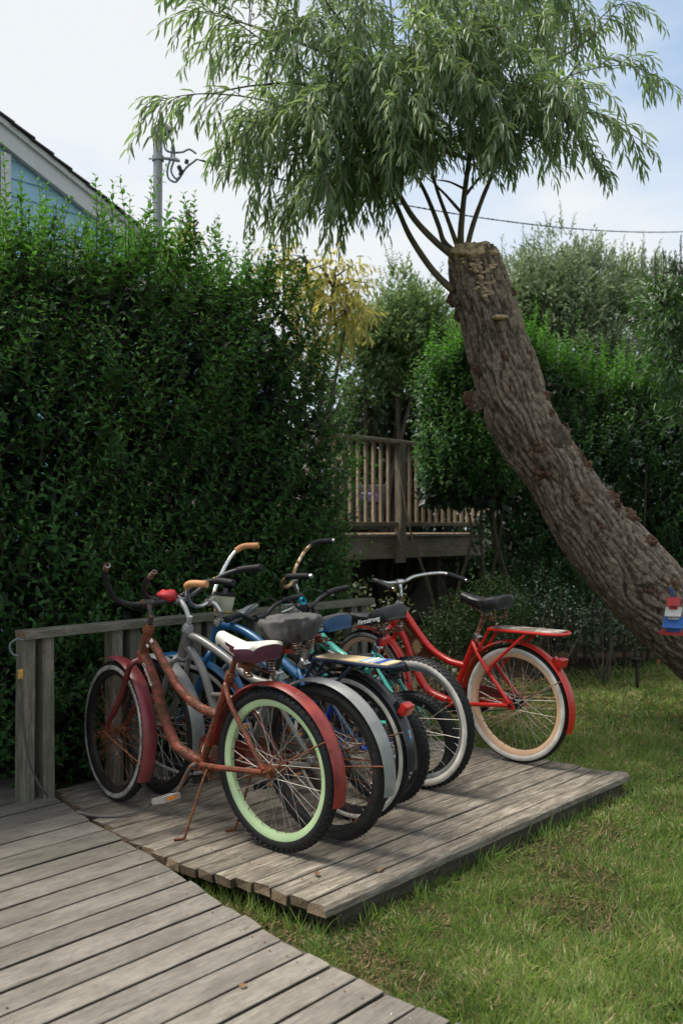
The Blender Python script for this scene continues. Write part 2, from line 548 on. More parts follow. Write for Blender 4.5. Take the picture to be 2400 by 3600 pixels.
# ---- planks
def plank_mesh(name, L, Wd, T, mats, seed, ch=0.005, wob=0.0015, rag=0.004, seg=8, skew=0.0):
    """top face centred on z=0, long axis X"""
    r = random.Random(seed)
    prof = [(-Wd / 2, -ch), (-Wd / 2 + ch, 0), (0, 0.0006), (Wd / 2 - ch, 0), (Wd / 2, -ch), (Wd / 2, -T), (-Wd / 2, -T)]
    k = len(prof)
    vs = []
    for i in range(seg + 1):
        x = -L / 2 + L * i / seg
        dy = r.uniform(-wob, wob); dz = r.uniform(-wob, wob) * 0.6
        for (y, z) in prof:
            ex = r.uniform(-rag, rag) if i in (0, seg) else 0
            if i == seg: ex += skew * y
            vs.append((x + ex, y + dy + r.uniform(-wob, wob) * 0.4, z + dz))
    fs = []; ms = []
    mb = MB()
    for i in range(seg):
        for q in range(k):
            p = (q + 1) % k
            fs.append((i * k + q, (i + 1) * k + q, (i + 1) * k + p, i * k + p))
    mb.add(vs, fs, 0)
    if len(mats) > 2: mb.m = [2 if (j % k) in (4, 5, 6) else 0 for j in range(len(fs))]  # darker timber on plank sides: shade of the gaps put into the colour
    mb.f.append(list(range(k))); mb.m.append(1)
    mb.f.append(list(range(seg * k, (seg + 1) * k))[::-1]); mb.m.append(1)
    me = mb.mesh(name, mats, smooth=False)
    return me

# ---- boardwalk: seams measured from its right-hand plank ends
bw_ends = [(-2.05, 5.50), (-1.93, 5.36), (-1.81, 5.20), (-1.695, 5.041), (-1.569, 4.878), (-1.448, 4.725), (-1.342, 4.584), (-1.237, 4.432), (-1.135, 4.291),
           (-1.032, 4.164), (-0.931, 4.03), (-0.836, 3.916), (-0.742, 3.793), (-0.653, 3.677), (-0.571, 3.564), (-0.493, 3.451), (-0.414, 3.339),
           (-0.334, 3.244), (-0.26, 3.139), (-0.192, 3.05), (-0.11, 2.957), (-0.035, 2.868), (0.045, 2.79), (0.12, 2.70), (0.205, 2.625), (0.295, 2.55), (0.39, 2.47), (0.49, 2.39), (0.60, 2.31), (0.71, 2.235), (0.83, 2.165), (0.95, 2.10), (1.08, 2.04), (1.21, 1.985)]
bwk = empty('boardwalk')
tag(bwk, 'pale weathered plank boardwalk in the foreground', kind='structure')
BW_U = Vector((math.cos(R_(49)), math.sin(R_(49)), 0)); BW_N = Vector((-math.sin(R_(49)), math.cos(R_(49)), 0))
LBW = 2.9
nails = MB()
for i in range(len(bw_ends) - 1):
    a = Vector((bw_ends[i][0], bw_ends[i][1], 0)); b = Vector((bw_ends[i + 1][0], bw_ends[i + 1][1], 0))
    mid = (a + b) / 2
    wd = abs((a - b).dot(BW_N))
    gap = 0.012 + random.uniform(-0.002, 0.003)
    # plank end: average of its two seams, kept a little ragged
    e = max(a.dot(BW_U), b.dot(BW_U)) - 0.012 + random.uniform(-0.012, 0.008)
    e = mid.dot(BW_U) + random.uniform(-0.004, 0.006)
    cen = BW_U * (e - LBW / 2) + BW_N * mid.dot(BW_N)
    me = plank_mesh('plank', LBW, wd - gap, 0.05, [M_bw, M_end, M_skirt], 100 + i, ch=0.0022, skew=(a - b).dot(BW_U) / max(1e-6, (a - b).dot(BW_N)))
    o = link_mesh('plank', me, bwk, loc=(cen.x, cen.y, 0.010 + random.uniform(-0.002, 0.002)), rot=(random.uniform(-.006, .006), 0, R_(49) + random.uniform(-.003, .003)))
    for ed in (0.07, 0.86):
        for sgn in (-1, 1):
            q = BW_U * (e - ed + random.uniform(-.012, .012)) + BW_N * (mid.dot(BW_N) + sgn * wd * 0.27)
            nails.lathe([(0.0001, 0.0009), (0.003, 0.0008), (0.0042, 0.0)], 6, 0, Matrix.Translation((q.x, q.y, 0.0125)) @ Matrix.Rotation(R_(90), 4, 'X'))
o = nails.build('nail_heads', M_rchrome, bwk); o['kind'] = 'stuff'
for t in (0.25, 1.1, 2.0):   # joists
    pa = Vector((bw_ends[0][0], bw_ends[0][1], 0)) - BW_U * t; pb = Vector((bw_ends[-1][0], bw_ends[-1][1], 0)) - BW_U * t
    d = pb - pa; mb = MB(); mb.box((0, 0, 0), (d.length, 0.045, 0.068))
    mb.build('joist', M_skirt, bwk, smooth=False, loc=((pa + pb) / 2 + Vector((0, 0, -0.077))), rot=(0, 0, math.atan2(d.y, d.x)))

# ---- bike platform
plat = empty('bike_platform', CORNER)
tag(plat, 'low grey timber platform the bicycles are parked on', 'platform')
def edge_a(b):
    tb = [(0, 0.0), (0.25, -0.012), (0.5, -0.028), (0.8, -0.055), (1.0, -0.045), (1.12, -0.022), (1.44, 0.045), (1.79, 0.128), (2.2, 0.22)]
    for (b0, a0), (b1, a1) in zip(tb, tb[1:]):
        if b <= b1: return a0 + (a1 - a0) * (b - b0) / (b1 - b0)
    return tb[-1][1]
NPL = 22
PITCH = 0.0925
for i in range(NPL):
    b0 = i * PITCH
    wd = PITCH - 0.005 - random.uniform(0, 0.002)
    bb = b0 + PITCH / 2
    a0 = edge_a(bb) + random.uniform(-0.012, 0.014); a1 = 2.405 + random.uniform(-0.012, 0.012)
    if i == 0: a0, a1 = 0.0, 2.43
    L = a1 - a0
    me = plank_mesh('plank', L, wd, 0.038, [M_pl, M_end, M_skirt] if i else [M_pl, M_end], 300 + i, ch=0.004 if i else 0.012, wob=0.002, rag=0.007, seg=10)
    c = U * ((a0 + a1) / 2) + V * bb
    link_mesh('plank', me, plat, loc=(c.x, c.y, random.uniform(-0.003, 0.002)), rot=(random.uniform(-.012, .012), random.uniform(-.0015, .0015), UANG))
pn = MB()
for i in range(NPL):
    for a_ in (0.14, 0.86, 1.6, 2.33):
        for sg in (-1, 1):
            q = U * (a_ + random.uniform(-.012, .012)) + V * ((i + 0.5) * PITCH + sg * 0.022)
            pn.lathe([(0.0001, 0.0009), (0.0032, 0.0008), (0.0044, 0.0)], 6, 0, Matrix.Translation((q.x, q.y, 0.0012)) @ Matrix.Rotation(R_(90), 4, 'X'))
o = pn.build('nail_heads', M_rust, plat); o['kind'] = 'stuff'
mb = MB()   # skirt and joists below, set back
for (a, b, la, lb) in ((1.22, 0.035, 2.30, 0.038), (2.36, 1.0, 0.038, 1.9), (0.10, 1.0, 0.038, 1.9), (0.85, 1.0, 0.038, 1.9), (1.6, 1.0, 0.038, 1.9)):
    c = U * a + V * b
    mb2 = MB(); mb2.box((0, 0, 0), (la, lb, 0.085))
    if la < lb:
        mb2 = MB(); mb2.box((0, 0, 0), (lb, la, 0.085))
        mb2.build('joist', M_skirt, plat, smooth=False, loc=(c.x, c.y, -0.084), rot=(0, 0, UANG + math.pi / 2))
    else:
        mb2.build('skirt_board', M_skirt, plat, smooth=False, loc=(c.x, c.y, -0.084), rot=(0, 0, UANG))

# ---- railing that doubles as the bicycle rack
FP0 = Vector((-1.40, 4.70, 0))
rail = empty('wooden_railing', FP0)
tag(rail, 'low grey weathered timber railing with paired posts behind the bicycles', 'railing')
FH = 0.845
for t0 in (-0.105, 0.405, 0.93, 1.40, 1.80, 2.28):
    for dt in (-0.053, 0.053):
        c = U * (t0 + dt) + V * 0.02
        me = plank_mesh('post', FH + 0.105 - 0.041, 0.062, 0.078, [M_fence, M_end], 500 + int(t0 * 100) + int(dt * 1000), ch=0.006, seg=6)
        mid = (FH - 0.041 + GZ) / 2
        o = link_mesh('post', me, rail)
        o.matrix_local = Matrix.Translation((c.x, c.y, mid)) @ Matrix.Rotation(UANG, 4, 'Z') @ Matrix.Rotation(R_(random.uniform(-.5, .5)), 4, 'Y') @ Matrix.Rotation(R_(90), 4, 'Y') @ Matrix.Rotation(R_(90), 4, 'X') @ Matrix.Translation((0, 0, 0.036))
me = plank_mesh('top_rail', 2.60, 0.092, 0.041, [M_fence, M_end], 777, ch=0.005, seg=14, wob=0.002)
c = U * 1.10 + V * 0.0
link_mesh('top_rail', me, rail, loc=(c.x, c.y, FH), rot=(0, R_(-0.3), UANG))

# ---- raised deck in the background
D0 = Vector((0.612, 10.8, 0))
DZ = 1.26
deck = empty('raised_deck', D0)
tag(deck, 'raised timber deck with baluster railing seen between the hedges', 'deck')
def DP(t, n, z): 
    p = U * t + V * n
    return Vector((p.x, p.y, z))
fb = plank_mesh('floor_board', 2.3, 0.136, 0.03, [M_deckp, M_deck], 900, seg=2)
for i in range(40):
    t = -2.6 + i * 0.142
    link_mesh('floor_board', fb, deck, loc=DP(t, 1.10, DZ), rot=(0, 0, UANG + math.pi / 2))
def deckbar(name, L, w, h, t, n, z, mat, rot=0, vertical=False):
    me = plank_mesh(name, L, w, h, [mat, M_end], int(abs(t * 131 + n * 17 + z * 7)), ch=0.004, seg=3)
    o = link_mesh(name, me, deck)
    if vertical:
        o.matrix_local = Matrix.Translation(DP(t, n, z)) @ Matrix.Rotation(UANG, 4, 'Z') @ Matrix.Rotation(R_(90), 4, 'Y') @ Matrix.Rotation(R_(90), 4, 'X') @ Matrix.Translation((0, 0, h / 2))
    else:
        o.matrix_local = Matrix.Translation(DP(t, n, z)) @ Matrix.Rotation(UANG + rot, 4, 'Z')
    return o
deckbar('rim_beam', 5.7, 0.04, 0.24, 0.2, 0.0, DZ - 0.034, M_deck)
deckbar('rim_beam', 2.2, 0.04, 0.24, -2.66, 1.1, DZ - 0.034, M_deck, rot=math.pi / 2)
for n, pale in ((-0.045, M_deck), (2.22, M_deckp)):
    deckbar('top_rail', 5.6, 0.13, 0.036, 0.2, n, DZ + 1.055, pale)
    deckbar('bottom_rail', 5.6, 0.05, 0.045, 0.2, n, DZ + 0.135, pale)
    bm = plank_mesh('baluster', 0.93, 0.034, 0.034, [M_deckp, M_end], 41, ch=0.003, seg=2)
    for i in range(43):
        t = -2.5 + i * 0.13
        if n < 0 and abs(t) < 0.05: continue
        o = link_mesh('baluster', bm, deck)
        o.matrix_local = Matrix.Translation(DP(t, n + 0.02, DZ + 0.565)) @ Matrix.Rotation(UANG, 4, 'Z') @ Matrix.Rotation(R_(90), 4, 'Y') @ Matrix.Translation((0, 0, 0.017))
for t in (-2.55, 0.0, 2.7):
    deckbar('post', 1.36, 0.09, 0.09, t, -0.072, DZ + 0.355, M_deck, vertical=True)
for t, n in ((-2.4, 0.12), (-0.72, 0.12), (0.95, 0.12), (2.4, 0.12), (-0.3, 1.4), (1.4, 1.4)):
    deckbar('support_post', DZ - 0.27 - GZ, 0.10, 0.10, t, n, (DZ - 0.27 + GZ) / 2, M_skirt, vertical=True)
# dark sheet added behind the deck posts to keep the space below dark
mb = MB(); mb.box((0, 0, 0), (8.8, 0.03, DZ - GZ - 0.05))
mb.build('added_dark_backing', M_skirt, deck, smooth=False, loc=DP(1.8, 2.2, (DZ + GZ) / 2 - 0.03), rot=(0, 0, UANG))

M_wick = plain('dark_wicker', (0.028, 0.026, 0.03), 0.6, var=0.5, scale=90, bmp=0.8)
M_lilac = plain('lilac_cushion', (0.20, 0.18, 0.33), 0.85, var=0.15, scale=10, bmp=0.1)
M_pillow = plain('white_pillow', (0.62, 0.62, 0.60), 0.85, var=0.1, scale=10)
def rounded_box(mb, c, s, r, mi=0, M=None, n=3):
    """soft cuboid by pushing a subdivided cube"""
    k = 6
    idx = {}
    vs = []; fs = []
    def vid(i, j, l):
        key = (i, j, l)
        if key not in idx:
            p = [(a / k * 2 - 1) for a in key]
            h = [s[0] / 2, s[1] / 2, s[2] / 2]
            q = []
            inner = [max(0.0, x - r) for x in h]
            pt = Vector([p[a] * h[a] for a in range(3)])
            cl = Vector([max(-inner[a], min(inner[a], pt[a])) for a in range(3)])
            d = pt - cl
            if d.length > 1e-9: pt = cl + d.normalized() * min(r, d.length if d.length < r else r)
            idx[key] = len(vs); vs.append(pt + Vector(c))
        return idx[key]
    for a in range(k):
        for b in range(k):
            for (f, fl) in ((0, 1), (k, 0)):
                for ax in range(3):
                    def key(i, j):
                        q = [0, 0, 0]; q[ax] = f; q[(ax + 1) % 3] = i; q[(ax + 2) % 3] = j
                        return vid(*q)
                    quad = [key(a, b), key(a + 1, b), key(a + 1, b + 1), key(a, b + 1)]
                    fs.append(quad[::-1] if fl else quad)
    mb.add(vs, fs, mi, M)
    return mb
def sofa(t, n, w, label):
    o = empty('wicker_sofa', D0 + DP(t, n, DZ), (0, 0, UANG))
    tag(o, label, 'sofa', 'wicker seats on the deck')
    m = MB(); rounded_box(m, (0, 0, 0.20), (w, 0.75, 0.34), 0.04); m.build('base', M_wick, o)
    m = MB(); rounded_box(m, (0, 0.33, 0.46), (w, 0.12, 0.60), 0.04); m.build('backrest', M_wick, o)
    for s in (-1, 1):
        m = MB(); rounded_box(m, (s * (w / 2 - 0.06), -0.02, 0.34), (0.12, 0.76, 0.56), 0.04); m.build('arm', M_wick, o)
    m = MB(); rounded_box(m, (0, -0.04, 0.44), (w - 0.26, 0.62, 0.14), 0.05); m.build('seat_cushion', M_lilac, o)
    m = MB(); rounded_box(m, (0, 0.24, 0.66), (w - 0.26, 0.16, 0.36), 0.06); m.build('back_cushion', M_lilac, o)
    return o
sofa(-0.75, 0.95, 1.35, 'wide dark wicker sofa with lilac cushions on the deck, left of the corner post')
sofa(0.62, 1.25, 0.75, 'narrow dark wicker armchair with lilac cushion on the deck, right of the corner post')
mb = MB(); rounded_box(mb, (0, 0, 0), (0.40, 0.14, 0.36), 0.06)
tag(mb.build('pillow', M_pillow, None, loc=D0 + DP(-0.95, 0.62, DZ + 0.72), rot=(R_(-18), 0, UANG)), 'white pillow propped on the lilac deck sofa', 'pillow')
# green slatted crate below the deck
M_green = plain('green_plastic', (0.01, 0.16, 0.105), 0.45, var=0.2)
cr = empty('plastic_crate', ground(1598, 2112, GZ) + Vector((0, 1.6, 0)), (0, 0, R_(8)))
tag(cr, 'green slatted plastic crate in the dark space under the deck', 'crate')
for i in range(11):
    mb = MB(); mb.box((0, 0, 0), (0.028, 0.012, 0.30)); mb.build('slat', M_green, cr, smooth=False, loc=(-0.25 + i * 0.05, 0, 0.40))
for z in (0.25, 0.40, 0.545):
    mb = MB(); mb.box((0, 0.012, 0), (0.56, 0.012, 0.03)); mb.build('band', M_green, cr, smooth=False, loc=(0, 0, z))
mb = MB(); mb.box((0, 0.28, 0.28), (0.54, 0.50, 0.5)); mb.build('body', plain('crate_inside', (0.01, 0.03, 0.025), 0.7), cr, smooth=False)

# ---- blue gabled house, upper left
M_blue = plain('pale_blue_siding', (0.29, 0.50, 0.62), 0.6, var=0.06, scale=3)
M_trimw = plain('white_house_trim', (0.56, 0.57, 0.56), 0.55, var=0.05, scale=4)
M_shing = plain('dark_shingles', (0.03, 0.028, 0.03), 0.9, var=0.5, scale=20, bmp=0.5)
H0 = Vector((-3.6, 11.0, 0))
house = empty('blue_house', H0, (0, 0, UANG))     # local X along the gable wall, Y away from camera
tag(house, 'pale blue clapboard house gable with white bargeboard above the hedge', 'house')
def roofz(t): return 5.86 - 0.432 * (t + 0.363) if t > -4.0 else 7.43 + 0.432 * (t + 4.0)
TR, TL = 4.2, -12.2
z = -0.1
row = 0
while z < 7.3:
    h = 0.20
    def tlim(zz): return min(TR - 0.35, -4.0 + (7.43 - zz) / 0.432 - 0.25)
    t1 = tlim(z + 0.02); t1b = tlim(z + h)
    if t1b < -3.9: break
    t0, t0b = -8.0 - t1, -8.0 - t1b
    mb = MB()
    mb.add([(t0, -0.020, z), (t1, -0.020, z), (t1b, -0.003, z + h), (t0b, -0.003, z + h), (t0, 0.02, z), (t1, 0.02, z), (t1b, 0.02, z + h), (t0b, 0.02, z + h)],
           [(0, 1, 2, 3), (0, 4, 5, 1), (1, 5, 6, 2), (3, 2, 6, 7), (0, 3, 7, 4), (5, 4, 7, 6)])
    mb.build('siding_board', M_blue, house, smooth=False)
    z += h
mb = MB()
mb.add([(TL, 0.03, 4.0), (-4, 0.03, 7.43), (TR, 0.03, 3.9), (TR - .3, 0.03, -0.1), (TL + .3, 0.03, -0.1), (TL, 7, 4.0), (-4, 7, 7.43), (TR, 7, 3.9), (TR - .3, 7, -0.1), (TL + .3, 7, -0.1)],
       [(0, 4, 3, 2, 1), (5, 6, 7, 8, 9), (2, 3, 8, 7), (4, 0, 5, 9)])
mb.build('wall', M_blue, house, smooth=False)
for sgn in (1, -1):
    def X(t): return t if sgn > 0 else -8.0 - t
    mb = MB()
    a, b = -4.0, TR
    za, zb = 7.43, 7.43 - 0.432 * (TR + 4)
    vs = []
    for y in (-0.10, -0.03):
        vs += [(X(a), y, za), (X(b), y, zb), (X(b), y, zb - 0.25), (X(a), y, za - 0.25)]
    mb.add(vs, [(0, 3, 2, 1), (4, 5, 6, 7), (0, 1, 5, 4), (2, 3, 7, 6), (1, 2, 6, 5)])
    mb.build('bargeboard', M_trimw, house, smooth=False)
    mb = MB()
    vs = []
    for y in (-0.14, -0.10):
        vs += [(X(a), y, za + 0.02), (X(b), y, zb + 0.02), (X(b), y, zb - 0.045), (X(a), y, za - 0.045)]
    mb.add(vs, [(0, 3, 2, 1), (4, 5, 6, 7), (0, 1, 5, 4), (2, 3, 7, 6)])
    mb.build('drip_moulding', M_trimw, house, smooth=False)
    roof = empty('roof', parent=house)
    # shingle courses, stepped
    nco = 34
    for i in range(nco):
        f0, f1 = i / nco, (i + 1) / nco
        t0 = a + (b + 0.15 - a) * f0; t1 = a + (b + 0.15 - a) * f1 + 0.04
        z0 = za - 0.432 * (t0 - a) + 0.035; z1 = za - 0.432 * (t1 - a) + 0.06
        mb = MB(); vs = []
        yo = -0.17 - random.uniform(0, 0.02)
        for (t, zz) in ((t0, z0), (t1, z1)):
            vs += [(X(t), yo, zz), (X(t), 7.2, zz), (X(t), 7.2, zz - 0.022), (X(t), yo, zz - 0.022)]
        mb.add(vs, [(0, 4, 5, 1), (3, 2, 6, 7), (0, 3, 7, 4), (1, 5, 6, 2), (4, 7, 6, 5), (0, 1, 2, 3)])
        mb.build('shingle_course', M_shing, roof, smooth=False)
mb = MB(); mb.box((-0.32, -0.045, 4.6), (0.12, 0.03, 1.9)); mb.build('window_trim', M_trimw, house, smooth=False)
mb = MB(); mb.box((-0.85, -0.03, 4.6), (0.94, 0.02, 1.7)); mb.build('window_pane', plain('window_glass', (0.03, 0.035, 0.04), 0.08), house, smooth=False)

# ---- pale green house far right, behind the trunk
M_pg = plain('pale_green_siding', (0.24, 0.29, 0.24), 0.7, var=0.08, scale=3)
M_conc = plain('concrete_base', (0.21, 0.19, 0.16), 0.9, var=0.2, scale=8)
gh = empty('green_house', (5.66, 16.0, GZ))
tag(gh, 'pale green house corner far behind the leaning trunk at the right edge', 'house')
for i in range(13):
    mb = MB(); z = 0.9 + i * 0.21
    mb.add([(-2.6, -0.02, z), (0, -0.02, z), (0, 0, z + .21), (-2.6, 0, z + .21), (-2.6, 3, z), (0, 3, z), (0, 3, z + .21), (-2.6, 3, z + .21)],
           [(0, 1, 2, 3), (1, 5, 6, 2), (0, 4, 5, 1), (3, 2, 6, 7), (0, 3, 7, 4), (4, 7, 6, 5)])
    mb.build('siding_board', M_pg, gh, smooth=False)
mb = MB(); mb.box((0.03, -0.02, 2.25), (0.09, 0.10, 2.75)); mb.build('corner_trim', M_trimw, gh, smooth=False)
mb = MB(); mb.box((-1.3, 1.5, 0.45), (2.5, 2.9, 0.9)); mb.build('foundation', M_conc, gh, smooth=False)
mb = MB(); mb.add([(-2.9, -0.4, 3.6), (0.3, -0.4, 3.6), (0.3, 3.4, 3.6), (-2.9, 3.4, 3.6), (-2.9, 1.5, 4.6), (0.3, 1.5, 4.6)], [(0, 1, 5, 4), (2, 3, 4, 5), (1, 2, 5), (3, 0, 4), (0, 3, 2, 1)])
mb.build('roof', M_shing, gh, smooth=False)

# ---- service mast, its wiring and the overhead cable
M_galv = plain('galvanised_pipe', (0.36, 0.37, 0.37), 0.5, metal=0.35, var=0.15, scale=12)
M_cap = plain('weatherhead_cast', (0.25, 0.235, 0.22), 0.6, var=0.2)
M_wire = plain('grey_wire', (0.13, 0.17, 0.17), 0.6, var=0.2)
M_cable = plain('blue_black_cable', (0.015, 0.04, 0.05), 0.6, var=0.2)
MD = 8.2
mtop = at(556, 490, MD)
mast = empty('service_mast', (mtop.x, MD, GZ))
tag(mast, 'grey metal electrical service mast with curved weatherhead above the hedge', 'mast')
zt = mtop.z - GZ
mb = MB(); mb.tube([(-0.02, 0, 0), (0, 0, zt)], 0.040, 16); mb.build('pipe', M_galv, mast)
mb = MB(); mb.tube(catmull([(0, 0, zt - 0.02), (0, 0, zt + 0.06), (0.015, 0, zt + 0.085), (0.05, 0, zt + 0.09), (0.088, 0, zt + 0.062), (0.10, 0, zt + 0.035)], 4),
                   [0.045] * 8 + [0.05] * 6 + [0.048] * 4 + [0.03] * 3, 14); mb.build('weatherhead', M_cap, mast)
mb = MB(); mb.lathe([(0.041, -0.02), (0.052, -0.02), (0.052, 0.02), (0.041, 0.02)], 16, 0, Matrix.Translation((0, 0, zt - 0.165)) @ Matrix.Rotation(R_(90), 4, 'X'), closed=True)
mb.tube([(-0.08, 0, zt - 0.165), (0.06, 0, zt - 0.165)], 0.009, 8); mb.tube([(0.05, -0.02, zt - 0.17), (0.16, -0.03, zt - 0.185), (0.19, -0.03, zt - 0.20)], [0.012, 0.020, 0.012], 8); mb.build('clamp_bracket', M_galv, mast)
def mpt(x, y): 
    p = at(x, y, MD - 0.03) - Vector((mtop.x, MD, GZ)); return p
for pts in ([(585, 460), (605, 500), (604, 545), (590, 590), (592, 625), (615, 640), (632, 625), (655, 590), (690, 562)],
            [(583, 462), (610, 510), (612, 560), (602, 600), (618, 628), (634, 622)],
            [(575, 470), (580, 520), (600, 535), (640, 535), (665, 525), (690, 540)]):
    mb = MB(); mb.tube(catmull([mpt(*p) for p in pts], 6), 0.009, 6); mb.build('wire_loop', M_wire, mast)
for pts in ([(630, 590), (637, 602), (634, 616)], [(628, 584), (633, 592)], [(642, 598), (637, 606)], [(655, 575), (658, 562)]):
    mb = MB(); mb.tube([mpt(*p) for p in pts], 0.018, 8); mb.build('splice_connector', M_black, mast)
c0 = at(690, 560, MD); c1 = at(2450, 812, 16.0)
mb = MB(); P = []; P2 = []
for i in range(121):
    t = i / 120
    p = c0.lerp(c1, t); p.z -= 4 * 0.22 * t * (1 - t)
    a = t * 300
    P.append(p + Vector((0, math.cos(a), math.sin(a))) * 0.005); P2.append(p - Vector((0, math.cos(a), math.sin(a))) * 0.005)
mb.tube(P, 0.0058, 5); mb.tube(P2, 0.0058, 5)
tag(mb.build('overhead_cable', M_cable), 'thin twisted overhead cable crossing the sky behind the willow', 'cable')

# ================================================================== vegetation
def orth(d):
    return d.orthogonal().normalized()

def shoot(F, stems, p, d, L, n, ll, v0, v1, droop=0.15, curve=None, young=0.25, wf=0.53):
    """one leafy privet shoot with opposite leaves"""
    d = d.normalized()
    a = orth(d); a.rotate(Matrix.Rotation(random.uniform(0, 6.28), 3, d))
    q = p.copy()
    step = L / n
    pts = [q.copy()]
    for i in range(n):
        t = (i + 1) / n
        d = (d + Vector((0, 0, 0.05)) + rv(0.05)).normalized()
        q = q + d * step
        pts.append(q.copy())
        a = (a - d * a.dot(d)).normalized()
        b = d.cross(a)
        ax = a if i % 2 == 0 else b
        size = ll * (1.0 - 0.55 * t ** 3) * random.uniform(0.8, 1.2)
        for s in (-1, 1):
            ld = (ax * s + d * (0.45 + 0.6 * t) + Vector((0, 0, -droop)) + rv(0.12)).normalized()
            nn = (d + Vector((0, 0, 0.5)) + rv(0.25))
            F.add(q, ld, nn, size, size * wf * random.uniform(0.85, 1.15), min(1, max(0, random.uniform(v0, v1) + young * t ** 2)))
    if stems is not None:
        stems.tube([pts[0], pts[len(pts) // 2], pts[-1]], [0.0032, 0.0024, 0.0011], 3, cap=False)

def privet_hedge(name, label, org, ax, out, s0, s1, top, depth, nfront, ntop, nfill, ll, mat, matf, stemmat, z0=0.1, ends=0.35, bulge=0.16, v=(0.05, 0.55), bare=0.0, group=None, taper=None, len_=(0.22, 0.46), nstem=14):
    """top(s): height; out: unit vector towards the viewer; ends: rounding of the two ends"""
    root = empty(name, org + ax * ((s0 + s1) / 2) * 1.0 + Vector((0, 0, GZ - org.z)))
    tag(root, label, 'hedge' if 'hedge' in name else 'bush', group)
    inv = -Vector(root.location)
    F = Foliage(); FF = Foliage(); st = MB()
    def prof(s, z):     # local outward offset of the front face
        e = min(s - s0, s1 - s)
        r = max(0.0, 1 - e / ends) if ends > 0 else 0
        zz = z / top(s)
        return bulge * mnoise.noise(Vector((s * 1.3, z * 1.3, 3.1))) + 0.10 * mnoise.noise(Vector((s * 4, z * 4, 9))) - 0.45 * depth * r * r - 0.25 * max(0, zz - 0.75) / 0.25 * depth * 0.6 - (0.18 * (1 - zz) if bare else 0)
    for i in range(nfront):
        s = random.uniform(s0, s1); z = random.uniform(z0, top(s) - 0.12)
        if bare and z < bare and random.random() > 0.25 + 0.5 * z / bare: continue
        if taper and s > taper(z): continue
        o = prof(s, z)
        p = org + ax * s + out * (o - random.uniform(0.04, 0.22)) + Vector((0, 0, z - org.z + GZ)) + inv
        zz = z / top(s)
        d = Vector((0, 0, 0.38 + 0.5 * zz)) + out * random.uniform(0.25, 0.9) + ax * random.gauss(0.12, 0.35)
        e0, e1 = s - s0, s1 - s
        if e1 < ends: d += ax * 0.6 * (1 - e1 / ends)
        if e0 < ends: d -= ax * 0.6 * (1 - e0 / ends)
        n = random.randint(5, 9)
        shoot(F, st, p, d, random.uniform(*len_), n, ll, v[0], v[1])
    for i in range(ntop):
        s = random.uniform(s0, s1); dd = random.uniform(0, depth)
        zt_ = top(s)
        if taper and s > taper(zt_) - 0.05: continue
        p = org + ax * s - out * dd + Vector((0, 0, zt_ - random.uniform(0.05, 0.32) - org.z + GZ)) + inv
        d = Vector((0, 0, 1)) + out * random.gauss(0.05, 0.18) + ax * random.gauss(0.04, 0.16)
        L = random.uniform(0.22, 0.48)
        if random.random() < 0.06: L += random.uniform(0.15, 0.32)
        shoot(F, st, p, d, L, int(L / 0.032), ll * 1.05, v[0] + 0.15, v[1] + 0.2, young=0.3)
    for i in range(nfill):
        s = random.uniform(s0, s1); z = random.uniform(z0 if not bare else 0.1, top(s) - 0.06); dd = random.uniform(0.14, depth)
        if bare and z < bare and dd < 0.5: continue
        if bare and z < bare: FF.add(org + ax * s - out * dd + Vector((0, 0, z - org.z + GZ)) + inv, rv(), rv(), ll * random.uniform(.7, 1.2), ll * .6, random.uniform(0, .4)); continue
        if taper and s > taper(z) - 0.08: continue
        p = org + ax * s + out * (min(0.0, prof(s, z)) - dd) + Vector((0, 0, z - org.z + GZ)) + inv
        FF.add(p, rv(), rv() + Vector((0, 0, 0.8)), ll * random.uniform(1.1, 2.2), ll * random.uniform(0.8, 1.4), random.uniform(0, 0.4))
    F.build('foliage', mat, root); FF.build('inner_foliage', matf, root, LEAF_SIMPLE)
    o = st.build('twigs', stemmat, root); o['kind'] = 'stuff'
    for i in range(nstem):
        s = s0 + (s1 - s0) * (i + random.uniform(0.2, 0.8)) / nstem
        b0 = org + ax * s - out * random.uniform(0.35 if not bare else 0.15, depth * 0.8); b0.z = GZ
        h = top(s) * 0.7
        pts = [b0, b0 + Vector((random.gauss(0, .06), random.gauss(0, .06), h * 0.3)), b0 + Vector((random.gauss(0, .12), random.gauss(0, .1), h * 0.65)), b0 + Vector((random.gauss(0, .2), random.gauss(0, .12), h))]
        mb = MB(); mb.tube(catmull([p + inv for p in pts], 4), [0.024 * (1 - 0.7 * k / 12) for k in range(13)], 6)
        mb.build('stem', stemmat, root)
    return root

M_privet = leafmat('privet_leaf', (0.024, 0.068, 0.019), (0.055, 0.145, 0.038), (0.17, 0.30, 0.06), rough=0.45, trans=0.32, tcol=(0.12, 0.30, 0.04), spec=0.2)
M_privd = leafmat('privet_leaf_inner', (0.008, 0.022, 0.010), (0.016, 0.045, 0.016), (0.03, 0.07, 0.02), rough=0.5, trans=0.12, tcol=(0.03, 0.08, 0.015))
M_privl = leafmat('privet_leaf_light', (0.020, 0.060, 0.020), (0.048, 0.132, 0.036), (0.14, 0.25, 0.065), spec=0.25, rough=0.40, trans=0.36, tcol=(0.09, 0.26, 0.02))
M_twig = plain('green_brown_twig', (0.055, 0.042, 0.022), 0.8, var=0.3)
M_stem = plain('grey_brown_stem', (0.075, 0.062, 0.045), 0.9, var=0.4, scale=30, bmp=0.5)

